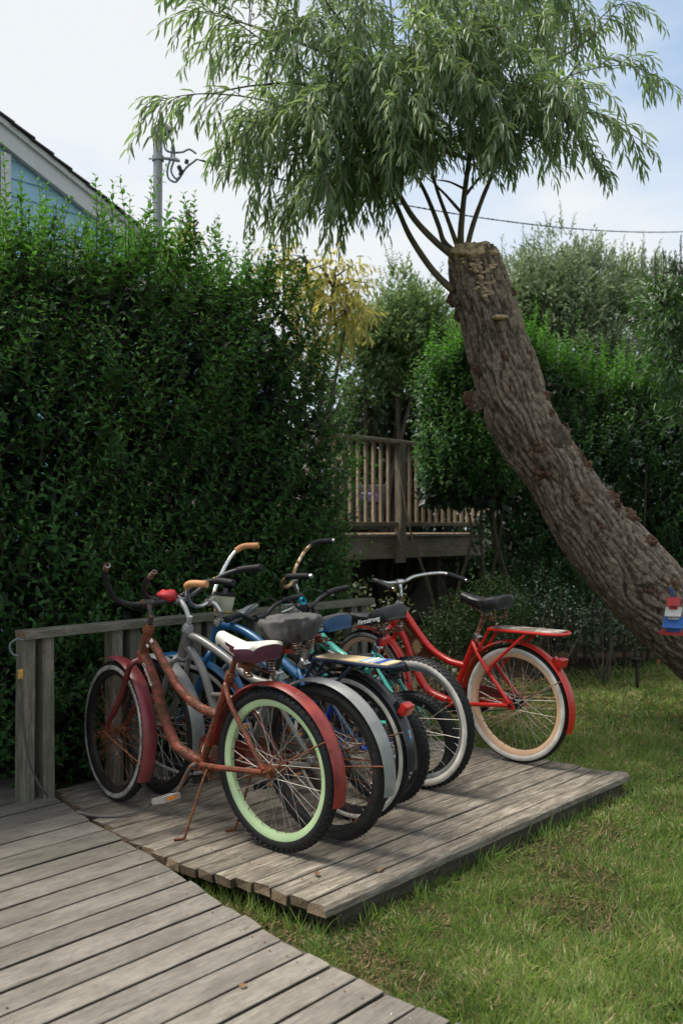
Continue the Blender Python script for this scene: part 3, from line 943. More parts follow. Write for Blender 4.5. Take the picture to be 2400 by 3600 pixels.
HORG = FP0 + V * 0.34
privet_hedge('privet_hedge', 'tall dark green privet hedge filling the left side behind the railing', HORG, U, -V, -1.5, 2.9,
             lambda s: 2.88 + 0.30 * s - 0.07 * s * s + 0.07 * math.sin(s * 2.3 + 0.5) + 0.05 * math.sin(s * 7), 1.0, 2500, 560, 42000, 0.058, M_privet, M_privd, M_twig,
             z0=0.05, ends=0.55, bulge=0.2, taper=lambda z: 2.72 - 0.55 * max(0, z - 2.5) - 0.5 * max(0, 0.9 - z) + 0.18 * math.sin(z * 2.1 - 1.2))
# mid bush in front of the deck and the hedge behind the trunk
privet_hedge('privet_bush', 'fresh green privet bush on thin bare stems between deck and leaning trunk', Vector((0.98, 8.9, 0)), Vector((1, 0.15, 0)).normalized(), Vector((0, -1, 0)), -0.16, 0.78,
             lambda s: 3.30 - 0.9 * (s - 0.45) ** 2, 0.9, 560, 130, 5200, 0.060, M_privl, M_privd, M_twig, z0=1.66, ends=0.35, bulge=0.15, v=(0.1, 0.75), nstem=4)
privet_hedge('privet_hedge', 'dark privet hedge with a sunlit top behind the leaning trunk', Vector((1.5, 9.5, 0)), Vector((1, 0.05, 0)).normalized(), Vector((0, -1, 0)), 0.0, 3.2,
             lambda s: 3.35 - 0.22 * s + 0.12 * math.sin(s * 4), 1.1, 1250, 360, 15000, 0.060, M_privl, M_privd, M_twig, z0=0.5, ends=0.25, bulge=0.2, v=(0.05, 0.65), bare=1.1, nstem=30)

# ---- low box shrubs below the bush
M_box = leafmat('box_leaf', (0.012, 0.028, 0.010), (0.026, 0.054, 0.016), (0.06, 0.09, 0.03), rough=0.5, trans=0.2, spec=0.15)
def low_shrub(label, lobes, n, ll, mat, cat='shrub', name='box_shrub', group=None):
    root = empty(name, Vector((lobes[0][0][0], lobes[0][0][1], GZ)))
    tag(root, label, cat, group)
    F = Foliage(); inv = -Vector(root.location)
    st = MB()
    wts = [l[1][0] * l[1][2] for l in lobes]
    for i in range(n):
        c, r = random.choices(lobes, wts)[0]
        d = rv().normalized()
        if d.z < -0.3: d.z *= -0.5
        k = random.uniform(0.72, 1.06) * (1 + 0.14 * mnoise.noise(Vector(d) * 3.0 + Vector(c)))
        p = Vector((c[0] + d.x * r[0] * k, c[1] + d.y * r[1] * k, c[2] + d.z * r[2] * k))
        F.add(p + inv, d + rv(0.7), d + rv(0.6) + Vector((0, 0, .5)), ll * random.uniform(0.7, 1.3), ll * 0.6 * random.uniform(0.8, 1.2), random.random() ** 1.4)
    F.build('foliage', mat, root, LEAF_SIMPLE)
    for c, r in lobes:
        for k in range(5):
            b0 = Vector((c[0] + random.gauss(0, r[0] * .2), c[1], GZ)); e = Vector((c[0] + random.gauss(0, r[0] * .5), c[1] + random.gauss(0, r[1] * .4), c[2] + r[2] * 0.6))
            st.tube([b0 + inv, (b0 + e) / 2 + rv(0.03) + inv, e + inv], [0.012, 0.008, 0.004], 5, cap=False)
    st.build('stems', M_stem, root)
    return root
low_shrub('small rounded box shrub behind the red bicycle saddle', [((0.98, 8.0, 0.36), (0.30, 0.3, 0.42)), ((1.30, 8.15, 0.46), (0.34, 0.32, 0.46)), ((0.72, 7.9, 0.22), (0.24, 0.25, 0.3))], 9000, 0.026, M_box)
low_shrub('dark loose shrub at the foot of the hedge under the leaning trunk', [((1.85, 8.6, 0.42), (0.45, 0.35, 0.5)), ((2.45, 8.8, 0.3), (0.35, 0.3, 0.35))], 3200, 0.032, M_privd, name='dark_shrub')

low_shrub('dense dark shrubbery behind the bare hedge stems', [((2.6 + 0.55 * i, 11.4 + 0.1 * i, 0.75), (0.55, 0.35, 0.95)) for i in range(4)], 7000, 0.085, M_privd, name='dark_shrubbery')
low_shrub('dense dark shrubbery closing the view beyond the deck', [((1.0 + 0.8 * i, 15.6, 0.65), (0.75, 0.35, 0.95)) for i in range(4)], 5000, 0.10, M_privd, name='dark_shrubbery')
# ---- generic background tree made of leafy lobes
def lobe_tree(name, label, base, lobes, n, ll, wr, mat, trunkmat, droop=0.0, up=0.0, tips=0, tipL=0.5, tmpl=LEAF_SIMPLE, fill=0.5, group=None, cat='tree', gap=0.22, trunk_r=0.09):
    root = empty(name, base); tag(root, label, cat, group)
    inv = -Vector(base)
    F = Foliage(); br = MB()
    wts = [l[1][0] * l[1][2] for l in lobes]
    i = 0
    while i < n:
        c, r = random.choices(lobes, wts)[0]
        d = rv().normalized()
        k = random.uniform(fill, 1.05) * (1 + 0.22 * mnoise.noise(Vector(d) * 2.2 + Vector(c)))
        p = Vector((c[0] + d.x * r[0] * k, c[1] + d.y * r[1] * k, c[2] + d.z * r[2] * k))
        if mnoise.noise(p * 2.1) < -gap: i += 1; continue
        # little sprays of leaves
        ax = (d + rv(0.5) + Vector((0, 0, up - droop))).normalized()
        m = random.randint(3, 6)
        base_v = random.random()
        for j in range(m):
            q = p + ax * (j * ll * 0.55)
            ld = ax + rv(0.6) + Vector((0, 0, -droop))
            F.add(q + inv, ld, d + rv(0.5) + Vector((0, 0, 0.6)), ll * random.uniform(0.7, 1.25), ll * wr * random.uniform(0.8, 1.2), min(1, max(0, base_v * 0.7 + random.uniform(0, .35))))
        i += m
    for j in range(tips):
        c, r = random.choices(lobes, wts)[0]
        d = Vector((random.gauss(0, .5), random.gauss(0, .3), 1)).normalized()
        p = Vector((c[0] + d.x * r[0] * .9, c[1] + d.y * r[1] * .9, c[2] + d.z * r[2] * .85))
        dd = (Vector((0, 0, 1)) + d * 0.4 + rv(0.15)).normalized()
        L = tipL * random.uniform(0.5, 1.2); q = p.copy(); m = int(L / (ll * 0.45))
        for s in range(m):
            q = q + dd * (ll * 0.45)
            for sg in (-1, 1):
                a = orth(dd); a.rotate(Matrix.Rotation(random.uniform(0, 6.28), 3, dd))
                F.add(q + inv, a + dd * 0.9, dd + rv(.4), ll * (1 - 0.5 * s / m), ll * wr * (1 - 0.5 * s / m), random.random())
        br.tube([p + inv, q + inv], [0.006, 0.002], 3, cap=False)
    F.build('crown', mat, root, tmpl)
    b0 = Vector(base)
    for c, r in lobes:
        c = Vector(c)
        mid = b0.lerp(c, 0.5) + rv(0.12)
        mid.z = max(mid.z, GZ + 0.3)
        br.tube(catmull([b0 + inv, mid + inv, c + inv, c + Vector((random.gauss(0, r[0] * .3), 0, r[2] * .6)) + inv], 4), [trunk_r * (1 - 0.85 * k / 12) for k in range(13)], 6)
        for k in range(5):
            e = c + Vector((random.gauss(0, r[0] * .5), random.gauss(0, r[1] * .4), random.gauss(0.1, r[2] * .5)))
            br.tube([c + inv, (c + e) / 2 + rv(.06) + inv, e + inv], [0.02, 0.012, 0.004], 5, cap=False)
    br.build('trunk', trunkmat, root)
    return root

M_yel = leafmat('yellowing_leaf', (0.10, 0.15, 0.04), (0.24, 0.26, 0.07), (0.50, 0.44, 0.16), rough=0.5, trans=0.5, tcol=(0.60, 0.52, 0.14), spec=0.2)
M_olive = leafmat('silvery_leaf', (0.095, 0.155, 0.06), (0.20, 0.285, 0.125), (0.37, 0.46, 0.24), rough=0.55, trans=0.28, tcol=(0.22, 0.28, 0.12), back=(0.30, 0.33, 0.25))
M_mgl = leafmat('mid_green_leaf', (0.055, 0.10, 0.035), (0.125, 0.20, 0.075), (0.27, 0.35, 0.15), rough=0.5, trans=0.35, tcol=(0.22, 0.34, 0.10), spec=0.25)
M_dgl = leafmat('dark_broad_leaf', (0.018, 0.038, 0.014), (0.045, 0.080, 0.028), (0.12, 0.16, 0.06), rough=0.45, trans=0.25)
lobe_tree('yellow_tree', 'tree with drooping yellow-green autumn leaves above the hedge', Vector((-0.6, 11.5, GZ)),
          [(tuple(at(1170, 1010, 11.3)), (0.40, 0.4, 0.42)), (tuple(at(1080, 960, 11.5)), (0.40, 0.4, 0.30)), (tuple(at(1225, 1090, 11.2)), (0.30, 0.35, 0.36)), (tuple(at(1000, 940, 11.6)), (0.40, 0.4, 0.30)), (tuple(at(680, 800, 11.8)), (0.30, 0.3, 0.16)), (tuple(at(1050, 1200, 11.4)), (0.5, 0.4, 0.5))],
          2300, 0.11, 0.34, M_yel, M_stem, trunk_r=0.045, droop=0.9, fill=0.25, gap=0.12, tmpl=LEAF_LANCE)
lobe_tree('silver_tree', 'silvery grey-green tree between the hedge and the leaning trunk', Vector((0.6, 13.5, GZ)),
          [(tuple(at(1370, 1170, 13.2)), (0.62, 0.5, 0.55)), (tuple(at(1440, 1120, 13.4)), (0.55, 0.5, 0.45)), (tuple(at(1280, 1280, 13.2)), (0.5, 0.5, 0.5)), (tuple(at(1480, 1230, 13.2)), (0.6, 0.5, 0.6)), (tuple(at(1400, 1060, 13.3)), (0.22, 0.3, 0.40))],
          24000, 0.085, 0.40, M_mgl, M_stem, trunk_r=0.05, up=0.5, tips=30, tipL=0.45, fill=0.3, gap=0.2)
lobe_tree('silver_tree', 'wide silvery-leaved tree against the sky right of the trunk', Vector((3.4, 13.5, GZ)),
          [(tuple(at(1930, 1060, 13.0)), (0.95, 0.7, 0.62)), (tuple(at(1990, 960, 13.2)), (0.55, 0.6, 0.55)), (tuple(at(2150, 1060, 13.3)), (0.9, 0.7, 0.65)), (tuple(at(1830, 1040, 13.1)), (0.6, 0.6, 0.5)), (tuple(at(2270, 1130, 13.6)), (0.8, 0.7, 0.75)), (tuple(at(2050, 1230, 13.0)), (1.2, 0.7, 0.8)), (tuple(at(1760, 1180, 13.2)), (0.6, 0.6, 0.6))],
          52000, 0.078, 0.36, M_olive, M_stem, trunk_r=0.05, up=0.6, tips=45, tipL=0.45, fill=0.3, gap=0.2)
lobe_tree('broadleaf_tree', 'dark broad-leaved tree filling the gap above the deck', Vector((0.8, 14.2, GZ)),
          [(tuple(at(1300, 1450, 13.9)), (0.8, 0.6, 0.9)), (tuple(at(1450, 1400, 13.9)), (0.9, 0.6, 0.9)), (tuple(at(1380, 1620, 14.0)), (1.2, 0.6, 0.8)), (tuple(at(1180, 1600, 14.0)), (0.8, 0.5, 0.9)), (tuple(at(1600, 1450, 14.1)), (0.9, 0.6, 1.0)), (tuple(at(1250, 1800, 14.4)), (1.6, 0.5, 0.8)), (tuple(at(1560, 1800, 14.4)), (1.4, 0.5, 0.8))],
          15000, 0.15, 0.45, M_dgl, M_stem, trunk_r=0.05, droop=0.5, fill=0.3, gap=0.5)
# ---- chaste tree with flower spikes at the right edge
M_vit = leafmat('chaste_leaf', (0.02, 0.055, 0.018), (0.045, 0.105, 0.03), (0.12, 0.20, 0.06), rough=0.42, trans=0.3)
vit = lobe_tree('chaste_tree', 'shrub with narrow leaves and dark flower spikes at the right edge', Vector((4.3, 8.6, GZ)),
          [(tuple(at(2400, 1200, 8.3)), (0.32, 0.4, 0.55)), (tuple(at(2340, 1080, 8.3)), (0.16, 0.3, 0.28)), (tuple(at(2400, 1010, 8.4)), (0.2, 0.3, 0.2)), (tuple(at(2410, 1420, 8.3)), (0.14, 0.3, 0.16))],
          3600, 0.085, 0.2, M_vit, M_stem, trunk_r=0.018, droop=0.3, fill=0.2, gap=0.3, tmpl=LEAF_LANCE)
M_spk = plain('flower_spike', (0.045, 0.04, 0.045), 0.9, var=0.5)
for (x, y0, y1, dx) in ((2300, 1010, 890, 5), (2330, 1000, 885, 8), (2392, 960, 828, -2), (2350, 960, 900, 12), (2370, 975, 880, 4)):
    mb = MB(); 
    for k in range(26):
        t = k / 25; p = at(x + dx * math.sin(t * 3), y0 + (y1 - y0) * t, 8.2) - Vector(vit.location)
        for s in range(4):
            q = p + rv(0.004) + Vector((math.cos(s * 1.57 + k), math.sin(s * 1.57 + k), 0)) * 0.016 * (1 - 0.75 * t)
            rr = 0.007 * (1 - 0.5 * t)
            mb.add([q + Vector((rr, 0, 0)), q + Vector((-rr, 0, 0)), q + Vector((0, rr, 0)), q + Vector((0, -rr, 0)), q + Vector((0, 0, rr * 1.4)), q + Vector((0, 0, -rr))],
                   [(0, 2, 4), (2, 1, 4), (1, 3, 4), (3, 0, 4), (2, 0, 5), (1, 2, 5), (3, 1, 5), (0, 3, 5)])
    mb.tube([at(x, y0, 8.2) - Vector(vit.location), at(x + dx * math.sin(3), y1, 8.2) - Vector(vit.location)], 0.003, 4)
    mb.build('flower_spike', M_spk, vit)
# two pale stems that carry the mid bush, and dry scrub near the railing's far end
low_shrub('pale weedy scrub beyond the far end of the railing', [((0.42, 7.55, 0.45), (0.16, 0.2, 0.42)), ((0.12, 7.8, 0.5), (0.16, 0.2, 0.40)), ((0.75, 7.5, 0.12), (0.22, 0.2, 0.22))], 900, 0.042,
          leafmat('pale_weed_leaf', (0.07, 0.085, 0.04), (0.17, 0.18, 0.10), (0.33, 0.32, 0.22), rough=0.6, trans=0.2), name='weedy_shrub')
mb = MB()
for i in range(520):
    p = Vector((random.uniform(0.05, 1.6), random.uniform(6.6, 8.4), GZ + 0.01 + random.random() ** 2 * 0.18))
    a = random.uniform(0, 6.28); L = random.uniform(0.08, 0.4)
    e = p + Vector((math.cos(a), math.sin(a), random.uniform(-0.1, 0.4))) * L
    e.z = max(e.z, GZ + 0.006)
    mb.tube([p, (p + e) / 2 + rv(.015), e], [0.003, 0.0025, 0.0015], 3, cap=False)
tag(mb.build('dry_twigs', M_straw), 'scatter of dry twigs and stalks on the ground beyond the platform', kind='stuff')

# ================================================================== the leaning willow
TD = 6.9
def bark_mat():
    m, n, b = new_mat('willow_bark')
    tc = n.nodes.new('ShaderNodeTexCoord')
    a = n.nodes.new('ShaderNodeAttribute'); a.attribute_name = 'ridge'
    f2 = noise(n, 30, 8, 0.75, tc.outputs['Object'])
    f3 = noise(n, 5, 4, 0.6, tc.outputs['Object'])
    c = ramp(n, f2, [(0.28, (0.042, 0.033, 0.025)), (0.5, (0.158, 0.126, 0.097)), (0.72, (0.32, 0.265, 0.21))])
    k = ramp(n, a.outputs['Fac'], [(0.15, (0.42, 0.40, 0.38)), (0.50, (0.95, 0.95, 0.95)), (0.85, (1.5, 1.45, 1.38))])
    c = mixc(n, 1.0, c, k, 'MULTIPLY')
    k2 = ramp(n, f3, [(0.55, 0.0), (0.72, 0.45)])
    c = mixc(n, k2, c, (0.15, 0.085, 0.05))
    k3 = ramp(n, noise(n, 3.1, 5, 0.6, tc.outputs['Object']), [(0.55, 0.0), (0.75, 0.3)])
    c = mixc(n, k3, c, (0.10, 0.11, 0.06))
    n.links.new(c, b.inputs['Base Color'])
    b.inputs['Roughness'].default_value = 0.95
    b.inputs['Specular IOR Level'].default_value = 0.15
    bump(n, b, f2, 0.7, 0.012)
    return m
M_bark = bark_mat()
M_burl = plain('reddish_burl', (0.115, 0.062, 0.036), 0.95, var=0.7, scale=60, bmp=0.9)
M_crust = plain('tan_crust', (0.50, 0.37, 0.22), 0.95, var=0.55, scale=40, bmp=0.9)
M_darkw = plain('dark_heartwood', (0.07, 0.056, 0.043), 0.95, var=0.6, scale=25, bmp=0.6)
M_wbr = plain('willow_branch_bark', (0.10, 0.085, 0.045), 0.75, var=0.35, scale=14, bmp=0.3)

trunk_px = [(1658, 872, 130), (1664, 900, 176), (1690, 1000, 206), (1728, 1130, 208), (1770, 1300, 224), (1832, 1480, 226), (1945, 1650, 214), (2052, 1815, 246), (2160, 1956, 276), (2275, 2080, 286), (2400, 2195, 292), (2560, 2325, 320), (2700, 2450, 380), (2790, 2545, 480)]
tw_base = at(2790, 2545, 7.2)
willow = empty('willow_tree', (tw_base.x, tw_base.y, GZ))
tag(willow, 'leaning pollarded willow with thick bare trunk and drooping leafy crown', 'tree')
WI = -Vector(willow.location)
tc_pts = [at(x, y, TD + 0.3 * (i / 13) ** 2) for i, (x, y, w) in enumerate(trunk_px)]
tc_rad = [w / 2 / FPX * TD for (_, _, w) in trunk_px]
K = 36
path = catmull(tc_pts, K)
rad = []
for i in range(len(tc_rad) - 1):
    for j in range(K): rad.append(tc_rad[i] + (tc_rad[i + 1] - tc_rad[i]) * j / K)
rad.append(tc_rad[-1])
def build_trunk():
    NS = 240
    X = None; vs = []; rid = []
    dist = 0.0
    for i, p in enumerate(path):
        t = (path[min(i + 1, len(path) - 1)] - path[max(i - 1, 0)]).normalized()
        if i: dist += (p - path[i - 1]).length
        if X is None: X = t.cross(Vector((0, 1, 0))).normalized()
        X = (X - t * X.dot(t)).normalized(); Y = t.cross(X)
        for k in range(NS):
            a = 2 * math.pi * k / NS
            dirv = X * math.cos(a) + Y * math.sin(a)
            r = rad[i]
            q = Vector((math.cos(a) * r * 24 + 0.9 * math.sin(dist * 3), math.sin(a) * r * 24, dist * 4.4))
            q += Vector((mnoise.noise(p * 3.1), mnoise.noise(p * 3.3 + Vector((5, 0, 0))), 0)) * 1.1
            r1 = min(1.0, abs(mnoise.noise(q)) * 3.4) * 2 - 1
            q2 = Vector((math.cos(a) * r * 46, math.sin(a) * r * 46, dist * 17)) 
            r2 = min(1.0, abs(mnoise.noise(q2)) * 3.0) * 2 - 1
            big = mnoise.noise(Vector((math.cos(a) * 1.2, math.sin(a) * 1.2, dist * 1.7)))
            dd = 0.010 * r1 + 0.005 * r2 + 0.022 * big
            vs.append(p + dirv * (r + dd - 0.006) + WI)
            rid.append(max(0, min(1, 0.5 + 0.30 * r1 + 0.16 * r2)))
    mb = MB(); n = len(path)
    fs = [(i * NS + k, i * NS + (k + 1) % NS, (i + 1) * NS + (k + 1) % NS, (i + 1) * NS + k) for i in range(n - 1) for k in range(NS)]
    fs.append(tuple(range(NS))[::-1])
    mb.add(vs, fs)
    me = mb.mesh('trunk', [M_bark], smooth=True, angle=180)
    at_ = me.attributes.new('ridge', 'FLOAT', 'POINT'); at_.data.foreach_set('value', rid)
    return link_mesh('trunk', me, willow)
trunk_o = build_trunk()

def lump(mb, c, r, seed, amp=0.45, freq=3.0, squash=(1, 1, 1), nu=14, nv=9, mi=0):
    vs = [];
    for j in range(nv + 1):
        th = math.pi * j / nv
        for i in range(nu):
            ph = 2 * math.pi * i / nu
            d = Vector((math.sin(th) * math.cos(ph), math.sin(th) * math.sin(ph), math.cos(th)))
            k = 1 + amp * mnoise.noise(d * freq + Vector((seed * 3.7, seed, 0))) + amp * 0.5 * mnoise.noise(d * freq * 2.7 + Vector((0, seed * 2.3, 0)))
            vs.append(Vector(c) + Vector((d.x * squash[0], d.y * squash[1], d.z * squash[2])) * (r * k))
    mb.add(vs, [(j * nu + i, j * nu + (i + 1) % nu, (j + 1) * nu + (i + 1) % nu, (j + 1) * nu + i) for j in range(nv) for i in range(nu)], mi)

def on_trunk(x, y, out=0.0):
    """front surface of the trunk seen at photograph pixel x, y"""
    p = at(x, y, TD)
    best = min(range(len(path)), key=lambda i: (Vector((path[i].x, path[i].z)) - Vector((p.x, p.z))).length)
    off = (Vector((path[best].x, path[best].z)) - Vector((p.x, p.z))).length
    r = rad[best]
    return Vector((p.x, path[best].y - math.sqrt(max(0.0, r * r - off * off)) - out, p.z)) + WI
burls = [(1592, 1052, 22), (1615, 1108, 20), (1783, 1042, 17), (1840, 1262, 20), (1762, 1272, 15), (1672, 1303, 18), (1770, 1375, 20), (1900, 1400, 26), (1668, 1418, 30), (1990, 1515, 22),
         (1882, 1585, 30), (1890, 1655, 34), (2052, 1640, 24), (2008, 1745, 18), (2125, 1768, 38), (2205, 1815, 30), (2098, 1862, 22), (2278, 1912, 26), (2218, 1945, 18), (2262, 2050, 32), (2300, 2078, 24), (2335, 2062, 34), (1920, 1460, 16), (1650, 1395, 24), (1983, 1560, 16), (2030, 1600, 18)]
for i, (x, y, r) in enumerate(burls):
    mb = MB(); c = on_trunk(x, y, -0.01); rr = r / FPX * TD * 0.9
    lump(mb, c + Vector((0, rr * .35, 0)), rr, i, 0.7, 2.6, (1, 0.6, 1))
    for j in range(16):
        lump(mb, c + Vector((random.gauss(0, rr * .6), -random.uniform(-rr * .3, rr * .3), random.gauss(0, rr * .6))), rr * random.uniform(.14, .34), i * 9 + j, 0.6, 3, (1, 1, random.uniform(.8, 1.6)), nu=7, nv=5)
    mb.build('burl', M_burl, willow, angle=180)
for i, (x, y, r, sq) in enumerate(((1682, 1408, 24, 1.6), (1606, 1060, 20, 1.3), (1905, 1620, 36, 1.0), (2250, 2040, 34, 0.9), (2130, 1775, 28, 1.0))):
    mb = MB(); rr = r / FPX * TD
    lump(mb, on_trunk(x, y, -rr * 0.35), rr, 40 + i, 0.35, 2.2, (1, 0.75, sq), nu=28, nv=20)
    me = mb.mesh('swelling', [M_bark], angle=180)
    at_ = me.attributes.new('ridge', 'FLOAT', 'POINT'); at_.data.foreach_set('value', [min(1, max(0, 0.45 + 0.5 * mnoise.noise(Vector(v.co) * 38))) for v in me.vertices])
    link_mesh('swelling', me, willow)
# bracket, knot hole and cut top with tan crust
mb = MB(); lump(mb, on_trunk(1737, 1140, 0.03), 0.062, 71, 0.25, 3, (1.0, 0.7, 0.28)); mb.build('bracket_fungus', M_crust, willow)
kc = on_trunk(1938, 1548, 0.012)
mb = MB(); ring = []
for k in range(28):
    a = 2 * math.pi * k / 28
    ring.append(kc + Vector((math.cos(a) * 0.075 + 0.012 * math.sin(a * 3), 0.030 + 0.045 * max(0, math.cos(a)) , math.sin(a) * 0.098 - 0.025 * math.cos(a))))
mb.tube(ring, [0.036 + 0.014 * mnoise.noise(Vector((k * .55, 0, 5))) for k in range(28)], 9, closed=True)
me = mb.mesh('knot_lip', [M_bark], angle=180)
at_ = me.attributes.new('ridge', 'FLOAT', 'POINT'); at_.data.foreach_set('value', [min(1, max(0, 0.5 + 0.5 * mnoise.noise(Vector(v.co) * 30))) for v in me.vertices])
link_mesh('knot_lip', me, willow)
mb = MB(); lump(mb, kc + Vector((0, 0.025, 0)), 0.078, 5, 0.2, 2, (0.8, 0.35, 1.05)); mb.build('knot_heart', M_darkw, willow, angle=180)
mb = MB()
ct = at(1662, 902, TD - 0.06) + WI
for j in range(90):
    a = random.uniform(0, 6.28); q = math.sqrt(random.random())
    c = ct + Vector((math.cos(a) * q * 0.155, -0.03 + math.sin(a) * q * 0.12, 0.045 + math.sin(a) * q * 0.055 - 0.015 * q))
    lump(mb, c, random.uniform(0.02, 0.042), j, 0.4, 3, (1.2, 0.9, 0.5), nu=9, nv=6)
lump(mb, ct + Vector((0, 0.0, 0.0)), 0.150, 3, 0.30, 2.6, (1.05, 0.95, 0.62), nu=28, nv=18)
mb.build('cut_top_crust', M_crust, willow, angle=180)
mb = MB()
for (x, y, n_) in ((1640, 950, 5), (1662, 960, 12), (1672, 1010, 10), (1690, 1040, 8), (1712, 955, 5), (1705, 1000, 6), (1688, 1062, 4), (1620, 935, 4)):
    for j in range(n_):
        lump(mb, on_trunk(x + random.gauss(0, 6), y + random.gauss(0, 16), 0.008), random.uniform(0.010, 0.018), j + x, 0.4, 3, (1.2, 1, 0.6), nu=8, nv=5)
o = mb.build('crust_drips', M_crust, willow, angle=180); o['kind'] = 'stuff'

# branches rising from the cut
M_willow = leafmat('willow_leaf', (0.055, 0.108, 0.036), (0.125, 0.20, 0.068), (0.31, 0.40, 0.15), rough=0.36, trans=0.42, tcol=(0.28, 0.42, 0.11), back=(0.28, 0.34, 0.25))
branch_px = [
    ([(1592, 1022), (1520, 950), (1440, 830), (1380, 700), (1300, 600), (1210, 470), (1100, 380)], 0.027),
    ([(1598, 905), (1530, 850), (1455, 770), (1400, 680), (1330, 560), (1240, 380), (1180, 200)], 0.027),
    ([(1600, 890), (1560, 850), (1540, 790), (1500, 690), (1440, 560), (1400, 380), (1380, 120), (1360, -150)], 0.022),
    ([(1612, 880), (1580, 790), (1530, 650), (1515, 560), (1500, 380), (1520, 150)], 0.018),
    ([(1618, 875), (1620, 800), (1632, 680), (1650, 540), (1665, 380), (1690, 150), (1700, -150)], 0.026),
    ([(1640, 872), (1665, 780), (1710, 660), (1760, 560), (1840, 450), (1950, 330), (2050, 200)], 0.020),
    ([(1632, 690), (1700, 610), (1790, 560), (1880, 500), (1990, 450)], 0.012),
    ([(1618, 745), (1570, 690), (1525, 640), (1490, 560), (1430, 480)], 0.012),
    ([(1633, 665), (1580, 640), (1530, 632)], 0.010),
    ([(1650, 540), (1760, 380), (1900, 250), (2080, 130), (2180, 20)], 0.014),
    ([(1300, 600), (1180, 560), (1060, 540), (960, 560)], 0.013),
    ([(1240, 380), (1080, 300), (900, 300), (740, 330)], 0.014),
    ([(1180, 200), (1000, 130), (820, 70), (700, 40)], 0.013),
    ([(1400, 380), (1250, 150), (1100, -50), (950, -200)], 0.014),
    ([(1690, 150), (1850, -60), (2000, -200)], 0.013),
]
BR = []
for i, (pp, r0) in enumerate(branch_px):
    dy = [0.0, -0.35, 0.45, 0.25, -0.25, 0.05, -0.4, 0.3, -0.1, 0.5, -0.5, -0.3, 0.35, -0.6, 0.4][i]
    pts = [at(x, y, TD - 0.08 + dy * (k / (len(pp) - 1))) for k, (x, y) in enumerate(pp)]
    path_b = catmull(pts, 6)
    n_ = len(path_b)
    mb = MB(); mb.tube([p + WI for p in path_b], [r0 * (1 - 0.72 * k / (n_ - 1)) + 0.002 * mnoise.noise(p * 9) for k, p in enumerate(path_b)], 9)
    mb.build('branch', M_wbr, willow)
    BR.append(path_b)
WF = Foliage(); WT = MB()
def willow_twig(p, d, L, sag=0.16, leafy=1.0, lv0=0.2):
    d = d.normalized(); q = p.copy(); pts = [q.copy()]
    n0 = len(WF.P)
    n_ = max(4, int(L / 0.025))
    side = orth(d)
    for i in range(n_):
        t = i / n_
        d = (d + Vector((0, 0, -sag)) * (0.45 + t) * 0.75 + rv(0.04)).normalized()
        q = q + d * 0.025
        pts.append(q.copy())
        side.rotate(Matrix.Rotation(2.4, 3, d))
        side = (side - d * side.dot(d)).normalized()
        if random.random() > leafy: continue
        ll = random.uniform(0.08, 0.15) * (1.0 - 0.35 * max(0, t - 0.7) / 0.3)
        ld = (d * 0.75 + side * 0.68 + Vector((0, 0, -0.50)) + rv(0.12)).normalized()
        nn = Vector((0, -0.15, 0.75)) + side * 0.5 + rv(0.4)
        WF.add(q + WI, ld, nn, ll, ll * random.uniform(0.15, 0.20), min(1, max(0, lv0 + random.uniform(-0.15, 0.3) + 0.3 * t * t)))
    ex, ey = CXP + q.x / q.y * FPX, CYP + (EYE - q.z) / q.y * FPX
    if (1390 < ex < 1860 and ey > 535 + 0.35 * abs(ex - 1600) + random.random() ** 2 * 110) or (ex >= 1860 and ey > 640 + random.random() * 70) or ey > 890 + (ex - 700) * 0.0 or (ex < 860 and ey > 640) or ex < 440:
        for l_ in (WF.P, WF.D, WF.N, WF.L, WF.W, WF.V): del l_[n0:]
        return q
    WT.tube([pts[0] + WI, pts[len(pts) // 3] + WI, pts[2 * len(pts) // 3] + WI, pts[-1] + WI], [0.0036, 0.003, 0.002, 0.001], 3, cap=False)
    return q
def arm(pts, ntw, Lt=(0.25, 0.5), r=0.007, end_leaf=True, lv0=0.25):
    pth = catmull(pts, 8)
    n_ = len(pth)
    WT.tube([p + WI for p in pth], [r * (1 - 0.75 * k / n_) for k in range(n_)], 5, cap=False)
    for i in range(ntw):
        k = min(n_ - 2, int(n_ * (0.12 + 0.88 * (i + random.random()) / ntw)))
        d = (pth[k + 1] - pth[k]).normalized()
        a = orth(d); a.rotate(Matrix.Rotation(random.uniform(0, 6.28), 3, d))
        willow_twig(pth[k], d * 0.8 + a * 0.75 + Vector((0, 0, 0.1)), random.uniform(*Lt), sag=random.uniform(0.16, 0.30), lv0=lv0)
    willow_twig(pth[-1], pth[-1] - pth[-2], random.uniform(0.25, 0.4), sag=0.14, lv0=lv0 + 0.1)
